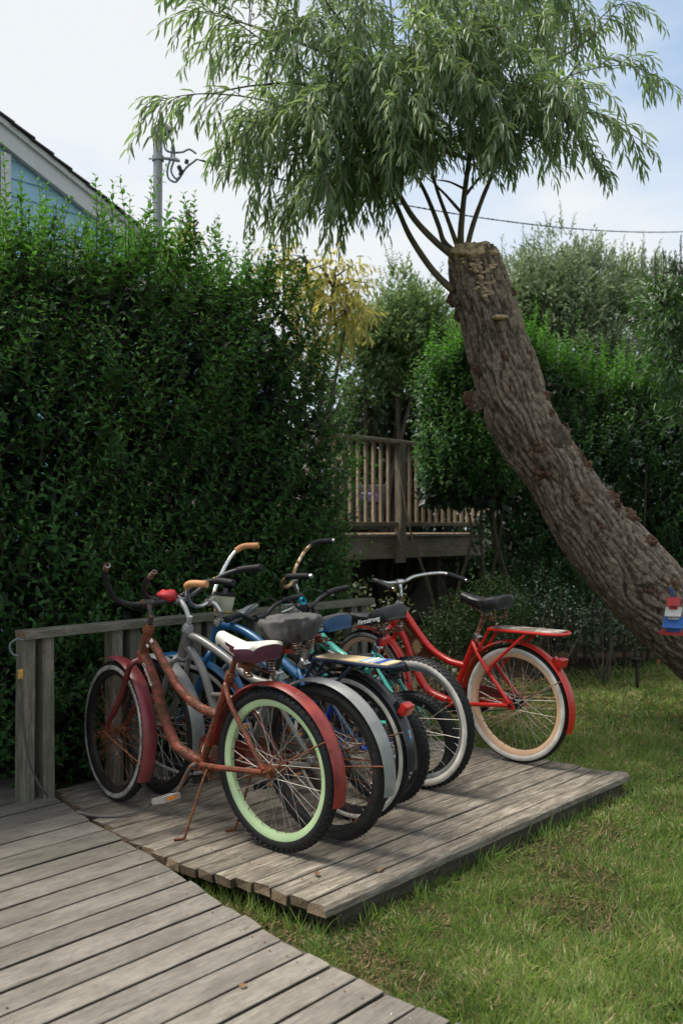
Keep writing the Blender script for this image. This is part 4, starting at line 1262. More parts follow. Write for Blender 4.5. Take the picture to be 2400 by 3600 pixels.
# silhouette arms that define the outline
def A3(*pp):   # pixels with depth
    return [at(x, y, z) for (x, y, z) in pp]
arms = [
    (A3((1180, 460, 6.6), (950, 360, 6.4), (760, 330, 6.3), (620, 340, 6.3), (560, 370, 6.3)), 18, (0.2, 0.36)),
    (A3((1180, 300, 6.8), (950, 160, 6.6), (800, 60, 6.5), (710, 40, 6.5)), 18, (0.25, 0.45)),
    (A3((1100, 380, 6.3), (950, 420, 6.1), (850, 480, 6.0), (800, 540, 6.0)), 14, (0.25, 0.45)),
    (A3((1200, 500, 6.6), (1050, 520, 6.4), (930, 590, 6.3), (870, 680, 6.3)), 22, (0.25, 0.5)),
    (A3((1300, 590, 6.9), (1180, 600, 6.7), (1080, 650, 6.6), (1010, 740, 6.6)), 22, (0.22, 0.42)),
    (A3((1350, 600, 7.0), (1280, 620, 6.8), (1220, 680, 6.8), (1180, 740, 6.8)), 18, (0.2, 0.40)),
    (A3((1400, 600, 7.1), (1340, 570, 7.0), (1290, 620, 7.0)), 14, (0.25, 0.42)),
    (A3((1850, 330, 7.0), (2050, 250, 7.0), (2200, 230, 7.0), (2290, 260, 7.0)), 15, (0.2, 0.34)),
    (A3((1850, 430, 6.8), (2000, 390, 6.7), (2130, 420, 6.7), (2230, 480, 6.7)), 14, (0.2, 0.34)),
    (A3((1800, 480, 6.9), (1950, 470, 6.8), (2040, 520, 6.8), (2080, 590, 6.8)), 16, (0.2, 0.34)),
    (A3((1760, 520, 7.2), (1860, 500, 7.2), (1920, 540, 7.2), (1950, 590, 7.2)), 8, (0.18, 0.30)),
    (A3((1900, 250, 7.3), (2080, 90, 7.3), (2160, 20, 7.3), (2200, 20, 7.3)), 13, (0.22, 0.36)),
    (A3((1700, 350, 6.5), (1800, 300, 6.3), (1900, 330, 6.2), (1980, 400, 6.2)), 20, (0.25, 0.42)),
    (A3((1500, 500, 7.2), (1470, 540, 7.1), (1440, 620, 7.1)), 10, (0.2, 0.38)),
    (A3((1700, 560, 7.0), (1760, 520, 6.9), (1810, 560, 6.9)), 8, (0.18, 0.30)),
    (A3((1240, 380, 7.3), (1000, 200, 7.5), (850, 150, 7.6), (740, 170, 7.6)), 12, (0.25, 0.40)),
]
for pts, k, Lt in arms: arm(pts, k, Lt)
for (x, y, z) in ((1300, 60, 6.2), (1450, 120, 6.0), (1600, 60, 6.1), (1750, 130, 6.3), (1550, 200, 5.9), (1350, 260, 5.9), (1200, 180, 6.1), (1680, 280, 6.0), (1480, -40, 6.4), (1250, -60, 6.6), (1750, -60, 6.6), (1080, 60, 6.4), (1900, 120, 6.6), (1150, 330, 6.0), (1420, 400, 6.1)):
    for k in range(2):
        q = at(x + random.gauss(0, 60), y + random.gauss(0, 40), z); p = q + Vector((random.uniform(-.25, .25), 0.75, -0.15))
        arm([p, (p + q) / 2 + Vector((0, 0, 0.12)), q], 11, (0.28, 0.5), r=0.005, lv0=0.2)
# body of the crown: arms fanned through a dome round the branch ends
hub = at(1450, 420, TD)
for i in range(135):
    b = random.choice(BR[:8] + BR[9:])
    k = random.randint(int(len(b) * 0.45), len(b) - 1)
    p = b[k]
    th = random.uniform(0, 6.28)
    out = Vector((math.cos(th) * 1.0, math.sin(th) * 0.8, random.uniform(-0.1, 0.75)))
    ex = (p - hub); ex.z *= 0.3
    d = (out + ex * 0.8).normalized()
    L = random.uniform(0.45, 0.95)
    q1 = p + d * L * 0.5 + Vector((0, 0, 0.10)); q2 = p + d * L + Vector((0, 0, random.uniform(-0.25, 0.05)))
    px_, py_ = CXP + q2.x / q2.y * FPX, CYP + (EYE - q2.z) / q2.y * FPX
    if py_ > 600 and px_ > 1560: continue
    if py_ > 470 and px_ > 1880: continue
    if px_ > 2080 or px_ < 800: continue
    if py_ > 690: continue
    if q2.y < 5.2: continue
    arm([p, q1, q2], random.randint(9, 13), (0.25, 0.48), r=0.005, lv0=0.15)
WF.build('crown', M_willow, willow, LEAF_LANCE)
o = WT.build('twigs', M_wbr, willow); o['kind'] = 'stuff'

# ================================================================== birdhouse, stakes
def gable(mb, w, d, h, z, mi):   # roof prism, ridge along local Y
    mb.add([(-w / 2, -d / 2, z), (w / 2, -d / 2, z), (0, -d / 2, z + h), (-w / 2, d / 2, z), (w / 2, d / 2, z), (0, d / 2, z + h)],
           [(0, 1, 2), (5, 4, 3), (1, 4, 5, 2), (3, 0, 2, 5), (0, 3, 4, 1)], mi)
M_bred = plain('birdhouse_red', (0.42, 0.035, 0.03), 0.6, var=0.2, scale=40)
M_bwht = plain('birdhouse_white', (0.62, 0.60, 0.55), 0.7, var=0.12, scale=40)
M_bblu = plain('birdhouse_blue', (0.035, 0.13, 0.42), 0.6, var=0.2, scale=40)
bp = at(2368, 2226, 6.25)
bird = empty('birdhouse', bp, (0, R_(-4), R_(62)))
tag(bird, 'small red white and blue three-tier birdhouse hanging on the willow trunk', 'birdhouse')
def roofpair(name, w, d, h, z, mat):
    for s in (-1, 1):
        m = MB(); t = 0.010
        a = math.atan2(h, w / 2); L = math.hypot(w / 2, h)
        m.box((s * 0, 0, 0), (L, d, t))
        m.build(name, mat, bird, smooth=False, loc=(s * w / 4, 0, z + h / 2), rot=(0, s * a, 0))
def body(w, d, h, z, gh, mat):
    m = MB(); m.box((0, 0, z + h / 2), (w, d, h)); gable(m, w, d * 0.999, gh, z + h, 0); m.build('tier', mat, bird, smooth=False)
mb = MB(); mb.box((0, 0, 0.008), (0.16, 0.17, 0.016)); mb.build('base_board', M_bred, bird, smooth=False)
body(0.090, 0.085, 0.032, 0.016, 0.03, M_bblu); roofpair('roof_panel', 0.150, 0.128, 0.060, 0.044, M_bblu)
body(0.066, 0.068, 0.034, 0.094, 0.03, M_bwht); roofpair('roof_panel', 0.115, 0.100, 0.054, 0.118, M_bwht)
body(0.046, 0.050, 0.034, 0.160, 0.02, M_bred); roofpair('roof_panel', 0.088, 0.080, 0.050, 0.184, M_bred)
for z in (0.112, 0.032):
    m = MB(); m.lathe([(0.0001, -0.002), (0.012, -0.002), (0.012, 0.0)], 12, 0, Matrix.Translation((0, -0.0435 if z < 0.09 else -0.035, z))); m.build('entrance_hole', M_black, bird)
mb = MB(); mb.tube(catmull([(0.0, 0.01, 0.235), (-0.005, 0.0, 0.27), (-0.01, 0.02, 0.30), (-0.002, 0.02, 0.27), (0.004, 0.01, 0.235)], 4), 0.004, 6)
mb.build('hanging_strap', M_bblu, bird)
mb = MB(); mb.tube([(-0.005, 0.005, 0.296), (0.22, 0.19, 0.30)], 0.006, 6); mb.build('peg', M_wbr, bird)
st = empty('path_light', ground(2238, 2422, GZ))
tag(st, 'thin black garden light stake on the shaded lawn under the trunk', 'garden light')
mb = MB(); mb.tube([(0, 0, 0), (-0.005, 0, 0.24)], 0.016, 8); mb.build('stake', M_black, st)
mb = MB(); mb.lathe([(0.001, 0.30), (0.06, 0.28), (0.065, 0.265), (0.03, 0.24), (0.001, 0.24)], 14, 0, Matrix.Rotation(R_(90), 4, 'X') @ Matrix.Scale(-1, 4, (0, 0, 1))); 
mb2 = MB()
for (r, h0, h1) in ((0.045, 0.262, 0.272), (0.028, 0.24, 0.262)):
    mb2.tube([(0, 0, h0), (0, 0, h1)], r, 14)
mb2.build('lamp_cap', M_black, st)
mb = MB(); mb.box((0, 0, 0.09), (0.035, 0.02, 0.18), 0, None, 0.9); mb.box((0, 0, 0.185), (0.05, 0.025, 0.02))
tag(mb.build('survey_stake', plain('orange_stake', (0.35, 0.14, 0.05), 0.8), None, smooth=False, loc=ground(2310, 2345, GZ), rot=(0.05, 0.08, 0.4)), 'short orange wooden stake in the far lawn below the trunk', 'stake')

# ================================================================== lawn blades
M_grass = leafmat('grass_blade', (0.06, 0.118, 0.024), (0.135, 0.215, 0.048), (0.26, 0.32, 0.10), rough=0.45, trans=0.42, tcol=(0.24, 0.36, 0.07), spec=0.3)
M_dry = leafmat('straw_blade', (0.22, 0.16, 0.08), (0.36, 0.275, 0.15), (0.50, 0.41, 0.25), rough=0.7, trans=0.3, tcol=(0.50, 0.38, 0.19), spec=0.2)
def inside_hard(x, y):
    """True where planks cover the ground"""
    p = np.stack([x - CORNER.x, y - CORNER.y], 1)
    a = p @ np.array([U.x, U.y]); b = p @ np.array([V.x, V.y])
    plt = (a > -0.005) & (a < 2.39) & (b > 0.02) & (b < 2.06)
    ex = np.array([e[0] for e in bw_ends][::-1]); ey = np.array([e[1] for e in bw_ends][::-1])
    edge = np.interp(y, ey, ex)
    bwm = (x < edge - 0.012) | (y < 1.99)
    return plt | bwm
def fbm(x, y, s):
    return np.array([mnoise.noise(Vector((a * s, b * s, 1.7))) for a, b in zip(x, y)])
def grass_patch(n, y0, y1, L0, L1, W0, name):
    y = rng.uniform(y0, y1, n * 2)
    hw = y * 0.40
    x = rng.uniform(-1, 1, n * 2) * hw
    ext = rng.random(n * 2) < 0.22
    x = np.where(ext, hw + rng.random(n * 2) * 0.9, x)
    keep = ~inside_hard(x, y)
    keep &= (y - 0.9 * x) < 7.0 + rng.uniform(-0.5, 0.5, len(x))
    x, y = x[keep][:n], y[keep][:n]
    k = len(x)
    f1 = fbm(x, y, 1.7); f2 = fbm(x, y, 5.0)
    thin = (f1 * 0.6 + f2 * 0.5) < -0.22
    # trampled, thin strip along the boardwalk and the platform
    p = np.stack([x - CORNER.x, y - CORNER.y], 1)
    a = p @ np.array([U.x, U.y]); b = p @ np.array([V.x, V.y])
    strip = ((a < 0.02) & (b > -0.35) & (rng.random(k) < 0.55))
    dry = (rng.random(k) < (0.23 + 0.34 * thin + 0.45 * strip + 0.12 * (f2 > 0.2)))
    keep = rng.random(k) > 0.35 * thin
    x, y, dry, f1, f2, strip = x[keep], y[keep], dry[keep], f1[keep], f2[keep], strip[keep]
    k = len(x)
    P = np.stack([x, y, np.full(k, GZ)], 1)
    clump = np.stack([fbm(x, y, 9.0), fbm(x + 31, y, 9.0)], 1)
    D = np.stack([clump[:, 0] * 1.1 + rng.normal(0, .38, k), clump[:, 1] * 1.1 + rng.normal(0, .38, k), rng.uniform(0.25, 1.0, k)], 1)
    D[dry, 2] *= 0.45
    Nn = rng.normal(0, 1, (k, 3)); 
    L = rng.uniform(L0, L1, k) * (1 + 0.35 * f1) * np.where(dry, 0.9, 1.0) * np.where(strip, 0.6, 1.0)
    p2 = np.stack([x - CORNER.x, y - CORNER.y], 1); a2 = p2 @ np.array([U.x, U.y]); b2 = p2 @ np.array([V.x, V.y])
    L = np.where((b2 > -0.16) & (b2 < 0.05) & (a2 > -0.1), L * (0.42 + 0.4 * rng.random(k)), L)
    Wd = W0 * rng.uniform(0.7, 1.5, k)
    lv = np.clip(0.42 + 0.6 * f1 + 0.45 * f2 + rng.normal(0, .28, k), 0, 1)
    for m_, key in ((~dry, 'grass'), (dry, 'dry_grass')):
        for q, arr in zip(BL[key], (P, D, Nn, L, Wd, lv)): q.append(arr[m_])
BL = {'grass': [[] for _ in range(6)], 'dry_grass': [[] for _ in range(6)]}
grass_patch(76000, 2.05, 4.3, 0.026, 0.062, 0.0036, 'grass')
grass_patch(52000, 4.3, 6.6, 0.028, 0.062, 0.0056, 'far_grass')
grass_patch(37000, 6.6, 10.5, 0.04, 0.08, 0.008, 'distant_grass')
for key, mat, lab in (('grass', M_grass, 'short green lawn grass right of the boardwalk'), ('dry_grass', M_dry, 'dry straw-coloured blades mixed through the lawn')):
    o = link_mesh(key, leaf_mesh(key, *[np.concatenate(q) for q in BL[key]], mat, BLADE))
    tag(o, lab, 'grass', kind='stuff')
# taller tufts through the platform gap and along its edges
F = Foliage()
for i in range(420):
    if random.random() < 0.65:
        q = PW(random.uniform(-0.05, 0.0), random.uniform(0.0, 1.1)); q.z = GZ
    else:
        q = PW(random.uniform(0.05, 2.35), random.uniform(-0.03, 0.02)); q.z = GZ
    L = random.uniform(0.05, 0.15) if random.random() < 0.25 else random.uniform(0.04, 0.085)
    F.add(q, Vector((random.gauss(0, .3), random.gauss(0, .3), 1)), rv(), L, 0.0035, random.random())
for i in range(230):
    x0, y0 = random.uniform(-0.4, 2.6), random.uniform(2.55, 6.5)
    if inside_hard(np.array([x0]), np.array([y0]))[0] or y0 - 0.9 * x0 > 6.6: continue
    h = random.uniform(0.05, 0.115); lean = rv(0.35)
    for j in range(random.randint(8, 22)):
        F.add(Vector((x0 + random.gauss(0, .022), y0 + random.gauss(0, .022), GZ)), Vector((lean.x + random.gauss(0, .4), lean.y + random.gauss(0, .4), 1)), rv(), h * random.uniform(.5, 1.1), 0.0045, min(1, max(0, random.gauss(.5, .3))))
tag(F.build('edge_grass', M_grass, None, BLADE), 'taller grass tufts on the lawn and along the platform edges', 'grass', kind='stuff')

# ================================================================== bicycles
def xz(p, y=0.0): return Vector((p[0], y, p[1]))
def lerp2(a, b, t): return (a[0] + (b[0] - a[0]) * t, a[1] + (b[1] - a[1]) * t)

def make_wheel(root, Mx, c):
    """Mx: wheel space (axle along Y, centre at origin) -> bike space"""
    w = empty('wheel', parent=root)
    R, tr = c['R'], c['tyre_r']
    Rc = R - tr
    rim_o = Rc - tr * 0.72
    # tyre: section circle, open towards the rim
    ns = 16
    prof = []; mis = []
    for k in range(ns + 1):
        a = R_(-128) + R_(256) * k / ns
        prof.append((Rc + tr * math.cos(a) * 1.0, tr * 0.98 * math.sin(a)))
        ang = abs(math.degrees(a))
        mis.append(1 if (c['wall_lo'] < ang + 8 < c['wall_hi']) else 0)
    flatn = c.get('flat', 0)
    mb = MB(); mb.lathe(prof, 72, 0, None, mis=mis)
    inner = [(r - (r - Rc) * 0.12, h * 0.86) for r, h in prof]
    mb.lathe(inner[::-1], 72, 0)
    if c['tread'] == 'knob':
        rows = c.get('rows', 4)
        for k in range(64):
            for row in range(rows):
                aa = R_(-52 + 104 * row / (rows - 1)); ph = 2 * math.pi * (k + 0.5 * (row % 2)) / 64
                Mk = Matrix.Rotation(-ph, 4, 'Y') @ Matrix.Translation((Rc, 0, 0)) @ Matrix.Rotation(aa, 4, 'Z') @ Matrix.Translation((tr + 0.0012, 0, 0)) @ Matrix.Rotation(R_(12 if row % 2 else -12), 4, 'X')
                mb.box((0, 0, 0), (0.0055, 0.0095, 0.0150 if abs(aa) < .6 else 0.011), 0, Mk)
    else:
        for k in range(96):
            for s in (-1, 1):
                ph = 2 * math.pi * (k + 0.25 * s) / 96
                Mk = Matrix.Rotation(-ph, 4, 'Y') @ Matrix.Translation((Rc, 0, 0)) @ Matrix.Rotation(s * R_(26), 4, 'Z') @ Matrix.Translation((tr - 0.0004, 0, 0)) @ Matrix.Rotation(R_(28 * s), 4, 'X')
                mb.box((0, 0, 0), (0.0022, 0.020, 0.007), 0, Mk)
    if flatn:   # a flat tyre sags where it meets the ground
        nv = []
        for v in mb.v:
            x, y, z = v
            lim = -R + flatn
            if z < lim + 0.03:
                k = max(0.0, (lim + 0.03 - z))
                z2 = max(z, lim - 0.0 + (z + R) * 0.12)
                y = y * (1 + 14 * k)
                z = z2
            nv.append((x, y, z))
        mb.v = nv
    mb.v = [tuple(Mx @ Vector(v)) for v in mb.v]
    mb.build('tyre', [c['rubber'], c['wall']], w)
    rw = c.get('rim_w', 0.017); rd = c.get('rim_d', 0.020)
    mb = MB(); mb.lathe([(rim_o + 0.006, -rw), (rim_o - rd * 0.35, -rw), (rim_o - rd, -rw * 0.55), (rim_o - rd, rw * 0.55), (rim_o - rd * 0.35, rw), (rim_o + 0.006, rw), (rim_o - 0.003, rw * 0.7), (rim_o - 0.003, -rw * 0.7)], 72, 0, Mx, closed=True)
    mb.build('rim', c['rim'], w, angle=35)
    mb = MB()
    mb.lathe([(0.004, -0.075), (0.006, -0.075), (0.006, -0.05), (0.015, -0.048), (0.015, -0.037), (0.031, -0.034), (0.031, -0.030), (0.013, -0.026), (0.013, 0.026), (0.031, 0.030), (0.031, 0.034), (0.015, 0.037), (0.015, 0.048), (0.006, 0.05), (0.006, 0.075), (0.004, 0.075)], 16, 0, Mx)
    mb.build('hub', c['hub'], w)
    mb = MB()
    nsp = c.get('spokes', 36)
    for k in range(nsp):
        s = 1 if k % 2 else -1
        lead = 1 if (k // 2) % 2 else -1
        a = 2 * math.pi * k / nsp; b = a + lead * R_(62)
        p0 = (0.029 * math.cos(b), s * 0.031, 0.029 * math.sin(b)); p1 = ((rim_o - rd) * math.cos(a), s * 0.003, (rim_o - rd) * math.sin(a))
        mb.tube([p0, p1], 0.00115, 4, 0, cap=False, M=Mx)
        q = Vector(p1) * (1 - 0.014 / (rim_o))
        mb.tube([p1, q], 0.0022, 4, 1, cap=False, M=Mx)
    mb.build('spokes', [c['spoke'], c.get('nipple', M_spoke)], w, smooth=False)
    if c.get('refl') is not None:
        a = c['refl']
        mb = MB(); mb.box((0, 0, 0), (0.075, 0.012, 0.024), 0, Mx @ Matrix.Rotation(-a, 4, 'Y') @ Matrix.Translation((R * 0.62, 0.012, 0)))
        mb.build('spoke_reflector', M_clear, w, smooth=False)
    return w

def make_fender(root, Mx, R, a0, a1, wd, mat, stay_mat, stay_at, half=0.03, drop=0.010, stay=True, stripe=None, edge=0.0):
    prof = []
    for k in range(9):
        t = k / 8 * 2 - 1
        prof.append((R + drop * (1 - abs(t) ** 2.4) + 0.004, t * wd / 2))
    th = 0.0016
    full = prof + [(r - th, h) for r, h in prof[::-1]]
    f = MB(); f.lathe(full, 40, 0, Mx, closed=True, a0=R_(a0), a1=R_(a1))
    k = len(full); n = len(f.v)
    f.f.append(list(range(k))[::-1]); f.m.append(0); f.f.append(list(range(n - k, n))); f.m.append(0)
    # rounded lower lip
    o = f.build('fender', mat, root, angle=50)
    if stay:
        for s in (-1, 1):
            m = MB(); a = R_(stay_at)
            e = Vector(((R + 0.004) * math.cos(a), s * wd / 2 * 1.04, (R + 0.004) * math.sin(a)))
            m.tube([Vector((0.0, s * 0.062, 0)), Vector((e.x * .25, s * 0.060, e.z * .25)), e * 1.0], 0.0035, 6, 0, M=Mx, flat=1.0)
            m.build('fender_stay', stay_mat, o)
    return o

def make_saddle(root, pos, tilt, c):
    """local saddle: x forward, z up; returns the part"""
    L, Wd = c.get('len', 0.30), c.get('wid', 0.24)
    Mx = Matrix.Translation(Vector((pos[0], 0, pos[1]))) @ Matrix.Rotation(R_(-tilt), 4, 'Y')
    nx, ny = 22, 18
    vs = []; fs = []; ms = []
    mb = MB()
    drop0 = c.get('drop', 0.075)
    for i in range(nx + 1):
        t = i / nx
        x = -L * 0.46 + L * t
        # plan width: broad rear shrinking to a nose
        if t < 0.5: w = Wd * (0.80 + 0.20 * math.sin(math.pi * min(1, t / 0.36) * 0.5)) * (1 - 0.62 * max(0, (t - 0.22) / 0.28) ** 1.3 if t > 0.22 else 1)
        else: w = Wd * 0.38 * (1 - 0.42 * (t - 0.5) / 0.5)
        if i == 0: w *= 0.86
        if i == nx: w *= 0.75
        top = 0.024 * (0.5 + 0.5 * math.cos(math.pi * min(1, t / 0.55))) + 0.030 * max(0, (t - 0.5) / 0.5) ** 1.2
        if i == 0: top -= 0.010
        if i == nx: top -= 0.020
        dr = drop0 * (1 - 0.30 * t) * (0.9 if i == 0 else 1)
        for j in range(ny + 1):
            u = j / ny * 2 - 1
            au = abs(u)
            if au < 0.66:
                y = u / 0.66 * w / 2; z = top - 0.014 * (au / 0.66) ** 3 - (0.006 * (1 - au / 0.3) if au < 0.3 and 0.1 < t < 0.7 else 0)
            else:
                q = (au - 0.66) / 0.34
                y = math.copysign(w / 2 * (1 + 0.05 * math.sin(q * 3.1)) - 0.012 * q * q, u); z = top - 0.014 - q * (dr - 0.014)
            vs.append((x, y, z))
    k = ny + 1
    for i in range(nx):
        for j in range(ny):
            fs.append((i * k + j, (i + 1) * k + j, (i + 1) * k + j + 1, i * k + j + 1))
            u = abs((j + 0.5) / ny * 2 - 1)
            ms.append(1 if (u > 0.66 and (i + 0.5) / nx < c.get('side_to', 2.0) - 0.9 * (u - 0.66)) else 0)
    base = len(mb.v); mb.add(vs, [], 0, Mx)
    for f, m in zip(fs, ms): mb.f.append(list(f)); mb.m.append(m)
    for i in (0, nx):   # end caps
        row = [i * k + j for j in range(k)]
        mb.f.append(row if i == 0 else row[::-1]); mb.m.append(1 if (i == 0 or 'side_to' not in c) else 0)
    for i in range(nx): mb.f.append([i * k, i * k + ny, (i + 1) * k + ny, (i + 1) * k]); mb.m.append(1)
    o = mb.build('saddle', [c['top'], c['side']], root, angle=42)
    if c.get('springs'):
        for s in (-1, 1):
            m = MB(); pts = []
            for q in range(61):
                a = q / 60 * 2 * math.pi * 5; rr = 0.019 - 0.005 * q / 60
                pts.append(Mx @ Vector((-L * 0.30 + rr * math.cos(a), s * Wd * 0.27 + rr * math.sin(a), -drop0 + 0.008 - 0.055 * q / 60)))
            m.tube(pts, 0.0032, 5); m.build('spring', c.get('spring_mat', M_rchrome), o)
    m = MB()
    for s in (-1, 1):
        m.tube([Mx @ Vector((-L * .33, s * 0.045, -drop0 - 0.045)), Mx @ Vector((-0.02, s * 0.024, -drop0 - 0.02)), Mx @ Vector((L * .42, s * 0.010, -drop0 * 0.45))], 0.0042, 6)
    m.box((-0.01, 0, -drop0 - 0.018), (0.045, 0.055, 0.022), 0, Mx); m.build('saddle_rail', c.get('rail_mat', M_rchrome), o)
    return o, Mx

def make_bike(c):
    root = empty(c.get('name', 'cruiser_bicycle'), (c['loc'][0], c['loc'][1], 0.002), (R_(-c['lean']), 0, R_(c['head'])))
    tag(root, c['label'], 'bicycle', 'bicycles parked on the timber platform')
    R, wb = c['R'], c['wb']
    ra = (0.0, R); fa = (wb, R)
    bb, st, ht, cr_ = c['bb'], c['st'], c['ht'], c['cr']
    fm = c['frame_mat']; fkm = c.get('fork_mat', fm)
    # --- frame
    f = MB()
    for pts, r in c['tubes']:
        f.tube(catmull([xz(p) for p in pts], 6), r, 12)
    stlow = lerp2(bb, st, -0.02)
    f.tube([xz(stlow), xz(st)], c.get('st_r', 0.018), 12)
    hb = lerp2(cr_, ht, 0.10); hu = lerp2(cr_, ht, 0.96)
    f.tube([xz(hb), xz(hu)], 0.0235, 14)
    f.tube([xz(bb, -0.036), xz(bb, 0.036)], 0.029, 16)
    for s in (-1, 1):
        f.tube(catmull([xz(lerp2(bb, ra, 0.04), s * 0.026), xz(lerp2(bb, ra, 0.22), s * 0.040), xz(lerp2(bb, ra, 0.45), s * 0.052), xz(lerp2(bb, ra, 0.97), s * 0.060)], 4), 0.0125, 8)
        sj = lerp2(bb, st, c.get('stay_top', 0.93))
        f.tube(catmull([xz(sj, s * 0.014), xz(lerp2(sj, ra, 0.12), s * 0.034), xz(lerp2(sj, ra, 0.35), s * 0.050), xz(lerp2(sj, ra, 0.97), s * 0.060)], 4), 0.011, 8)
        # dropout
        f.add([xz((ra[0] - 0.03, ra[1] - 0.022), s * 0.058), xz((ra[0] + 0.045, ra[1] - 0.016), s * 0.058), xz((ra[0] + 0.055, ra[1] + 0.004), s * 0.058), xz((ra[0] + 0.012, ra[1] + 0.045), s * 0.058), xz((ra[0] - 0.018, ra[1] + 0.012), s * 0.058),
               xz((ra[0] - 0.03, ra[1] - 0.022), s * 0.063), xz((ra[0] + 0.045, ra[1] - 0.016), s * 0.063), xz((ra[0] + 0.055, ra[1] + 0.004), s * 0.063), xz((ra[0] + 0.012, ra[1] + 0.045), s * 0.063), xz((ra[0] - 0.018, ra[1] + 0.012), s * 0.063)],
              [(0, 1, 2, 3, 4), (9, 8, 7, 6, 5), (0, 5, 6, 1), (1, 6, 7, 2), (2, 7, 8, 3), (3, 8, 9, 4), (4, 9, 5, 0)])
    fo = f.build('frame', fm, root)
    # --- steering group
    axis = (xz(ht) - xz(cr_)).normalized()
    S = Matrix.Translation(xz(cr_)) @ Matrix.Rotation(R_(c.get('steer', 0)), 4, axis) @ Matrix.Translation(-xz(cr_))
    k = MB()
    k.tube([xz(lerp2(cr_, ht, -0.06)), xz(lerp2(cr_, ht, 0.12))], 0.016, 12, 0, M=S)
    for s in (-1, 1):
        fy = c.get('fork_y', 0.052)
        k.tube(catmull([xz(lerp2(cr_, fa, -0.02), s * 0.012), xz(lerp2(cr_, fa, 0.015), s * fy * 0.8), xz(lerp2(cr_, fa, 0.10), s * fy), xz((cr_[0] + (fa[0] - cr_[0]) * 0.45 - 0.008, cr_[1] + (fa[1] - cr_[1]) * 0.5), s * fy), xz((fa[0] - 0.028, fa[1] + 0.055), s * fy), xz(fa, s * fy)], 4),
               [c.get('fork_r', 0.0145)] * 16 + [0.010] * 5, 10, 0, M=S)
        k.box((fa[0], s * fy, fa[1] - 0.004), (0.026, 0.005, 0.034), 0, S)
    k.build('fork', fkm, root)
    for grp in (((0.05, 0.0285),), ((0.985, 0.0285), (1.055, 0.026), (1.12, 0.021))):
        k = MB()
        for (t, r0) in grp:
            p0, p1 = xz(lerp2(cr_, ht, t - 0.04)), xz(lerp2(cr_, ht, t + 0.04)); k.tube([p0, p1], r0, 16, 0, M=S)
        k.build('headset_cup', c.get('headset_mat', M_rchrome), root)
    cl = Vector((c['clamp'][0], 0, c['clamp'][1]))
    k = MB()
    if c.get('stem', 'goose') == 'goose':
        q0 = xz(lerp2(cr_, ht, 1.0)); q1 = xz(lerp2(cr_, ht, 1.0 + c.get('quill', 0.45)))
        k.tube([q0, q1], 0.0122, 12, 0, M=S)
        k.tube(catmull([q1 - (q1 - q0) * 0.25, q1.lerp(cl, 0.45) + Vector((0.0, 0, 0.004)), cl], 5), [0.012] * 6 + [0.014] * 5, 10, 0, M=S)
    else:
        q0 = xz(lerp2(cr_, ht, 1.0)); q1 = xz(lerp2(cr_, ht, 1.35))
        k.tube([q0, q1], 0.0145, 12, 0, M=S); k.tube([q1, cl], 0.016, 12, 0, M=S)
    k.tube([cl + Vector((0, -0.028, 0)), cl + Vector((0, 0.028, 0))], 0.0195, 14, 0, M=S)
    k.build('stem', c.get('stem_mat', M_chrome), root)
    # --- handlebar
    BM = S @ Matrix.Translation(cl) @ Matrix.Rotation(R_(-c.get('bar_pitch', 0)), 4, 'Y')
    left = [Vector(p) for p in c['bar']]
    right = [Vector((p[0], -p[1], p[2])) for p in c.get('bar_r', c['bar'])]
    bpth = catmull([*right[::-1][:-1], Vector((0, 0, 0)), *left[1:]], 7)
    k = MB(); k.tube(bpth, c.get('bar_rad', 0.0112), 12, 0, M=BM)
    bo = k.build('handlebar', c['bar_mat'], root)
    for side, pth, g in ((1, bpth[::-1], c.get('grip_l', c.get('grip'))), (-1, bpth, c.get('grip_r', c.get('grip')))):
        if g is None:
            k = MB(); e = [pth[1], pth[0]]; d = (pth[0] - pth[1]).normalized()
            k.tube([pth[0] - d * 0.045, pth[0] + d * 0.004], max(0.0118, c.get('bar_rad', 0.0112) + 0.0006), 14, 0, cap=False, M=BM)
            k.tube([pth[0] - d * 0.02, pth[0] + d * 0.0035], 0.0092, 14, 1, cap=False, M=BM)
            k.lathe([(0.0092, 0), (0.0118, 0)], 14, 0, BM @ Matrix.Translation(pth[0] + d * 0.004) @ d.to_track_quat('Y', 'Z').to_matrix().to_4x4())
            k.build('bar_end', [M_rchrome, M_rust], bo)
            continue
        acc = 0; seg = [pth[0] + (pth[0] - pth[1]).normalized() * 0.006]
        for a, b in zip(pth, pth[1:]):
            seg.append(a); acc += (b - a).length
            if acc > c.get('grip_len', 0.125): seg.append(b); break
        rr = []
        gp = catmull(seg, 4)
        for q in range(len(gp)):
            rr.append(0.0165 + 0.0012 * math.sin(q * 1.6))
        rr[0] = 0.0145
        k = MB(); k.tube(gp, rr, 14, 0, M=BM)
        if c.get('grip_cap'):
            d = (pth[0] - pth[1]).normalized(); k.tube([pth[0] + d * 0.004, pth[0] + d * 0.020], 0.0125, 12, 1, M=BM)
        k.build('grip', [g, c.get('grip_cap', M_black)], bo)
    # --- wheels
    make_wheel(root, Matrix.Translation(xz(ra)), c['rw'])
    make_wheel(root, S @ Matrix.Translation(xz(fa)), c['fw'])
    # --- fenders
    if c.get('fender'):
        fe = c['fender']
        ro = make_fender(root, Matrix.Translation(xz(ra)), R + 0.014, fe.get('ra0', 10), fe.get('ra1', 205), fe.get('w', 0.066), fe['rmat'], fe.get('stay', M_rust), fe.get('rstay', 150), stay=True)
        make_fender(root, S @ Matrix.Translation(xz(fa)), R + 0.014, fe.get('fa0', 62), fe.get('fa1', 215), fe.get('w', 0.066), fe.get('fmat', fe['rmat']), fe.get('stay', M_rust), fe.get('fstay', 190), stay=True)
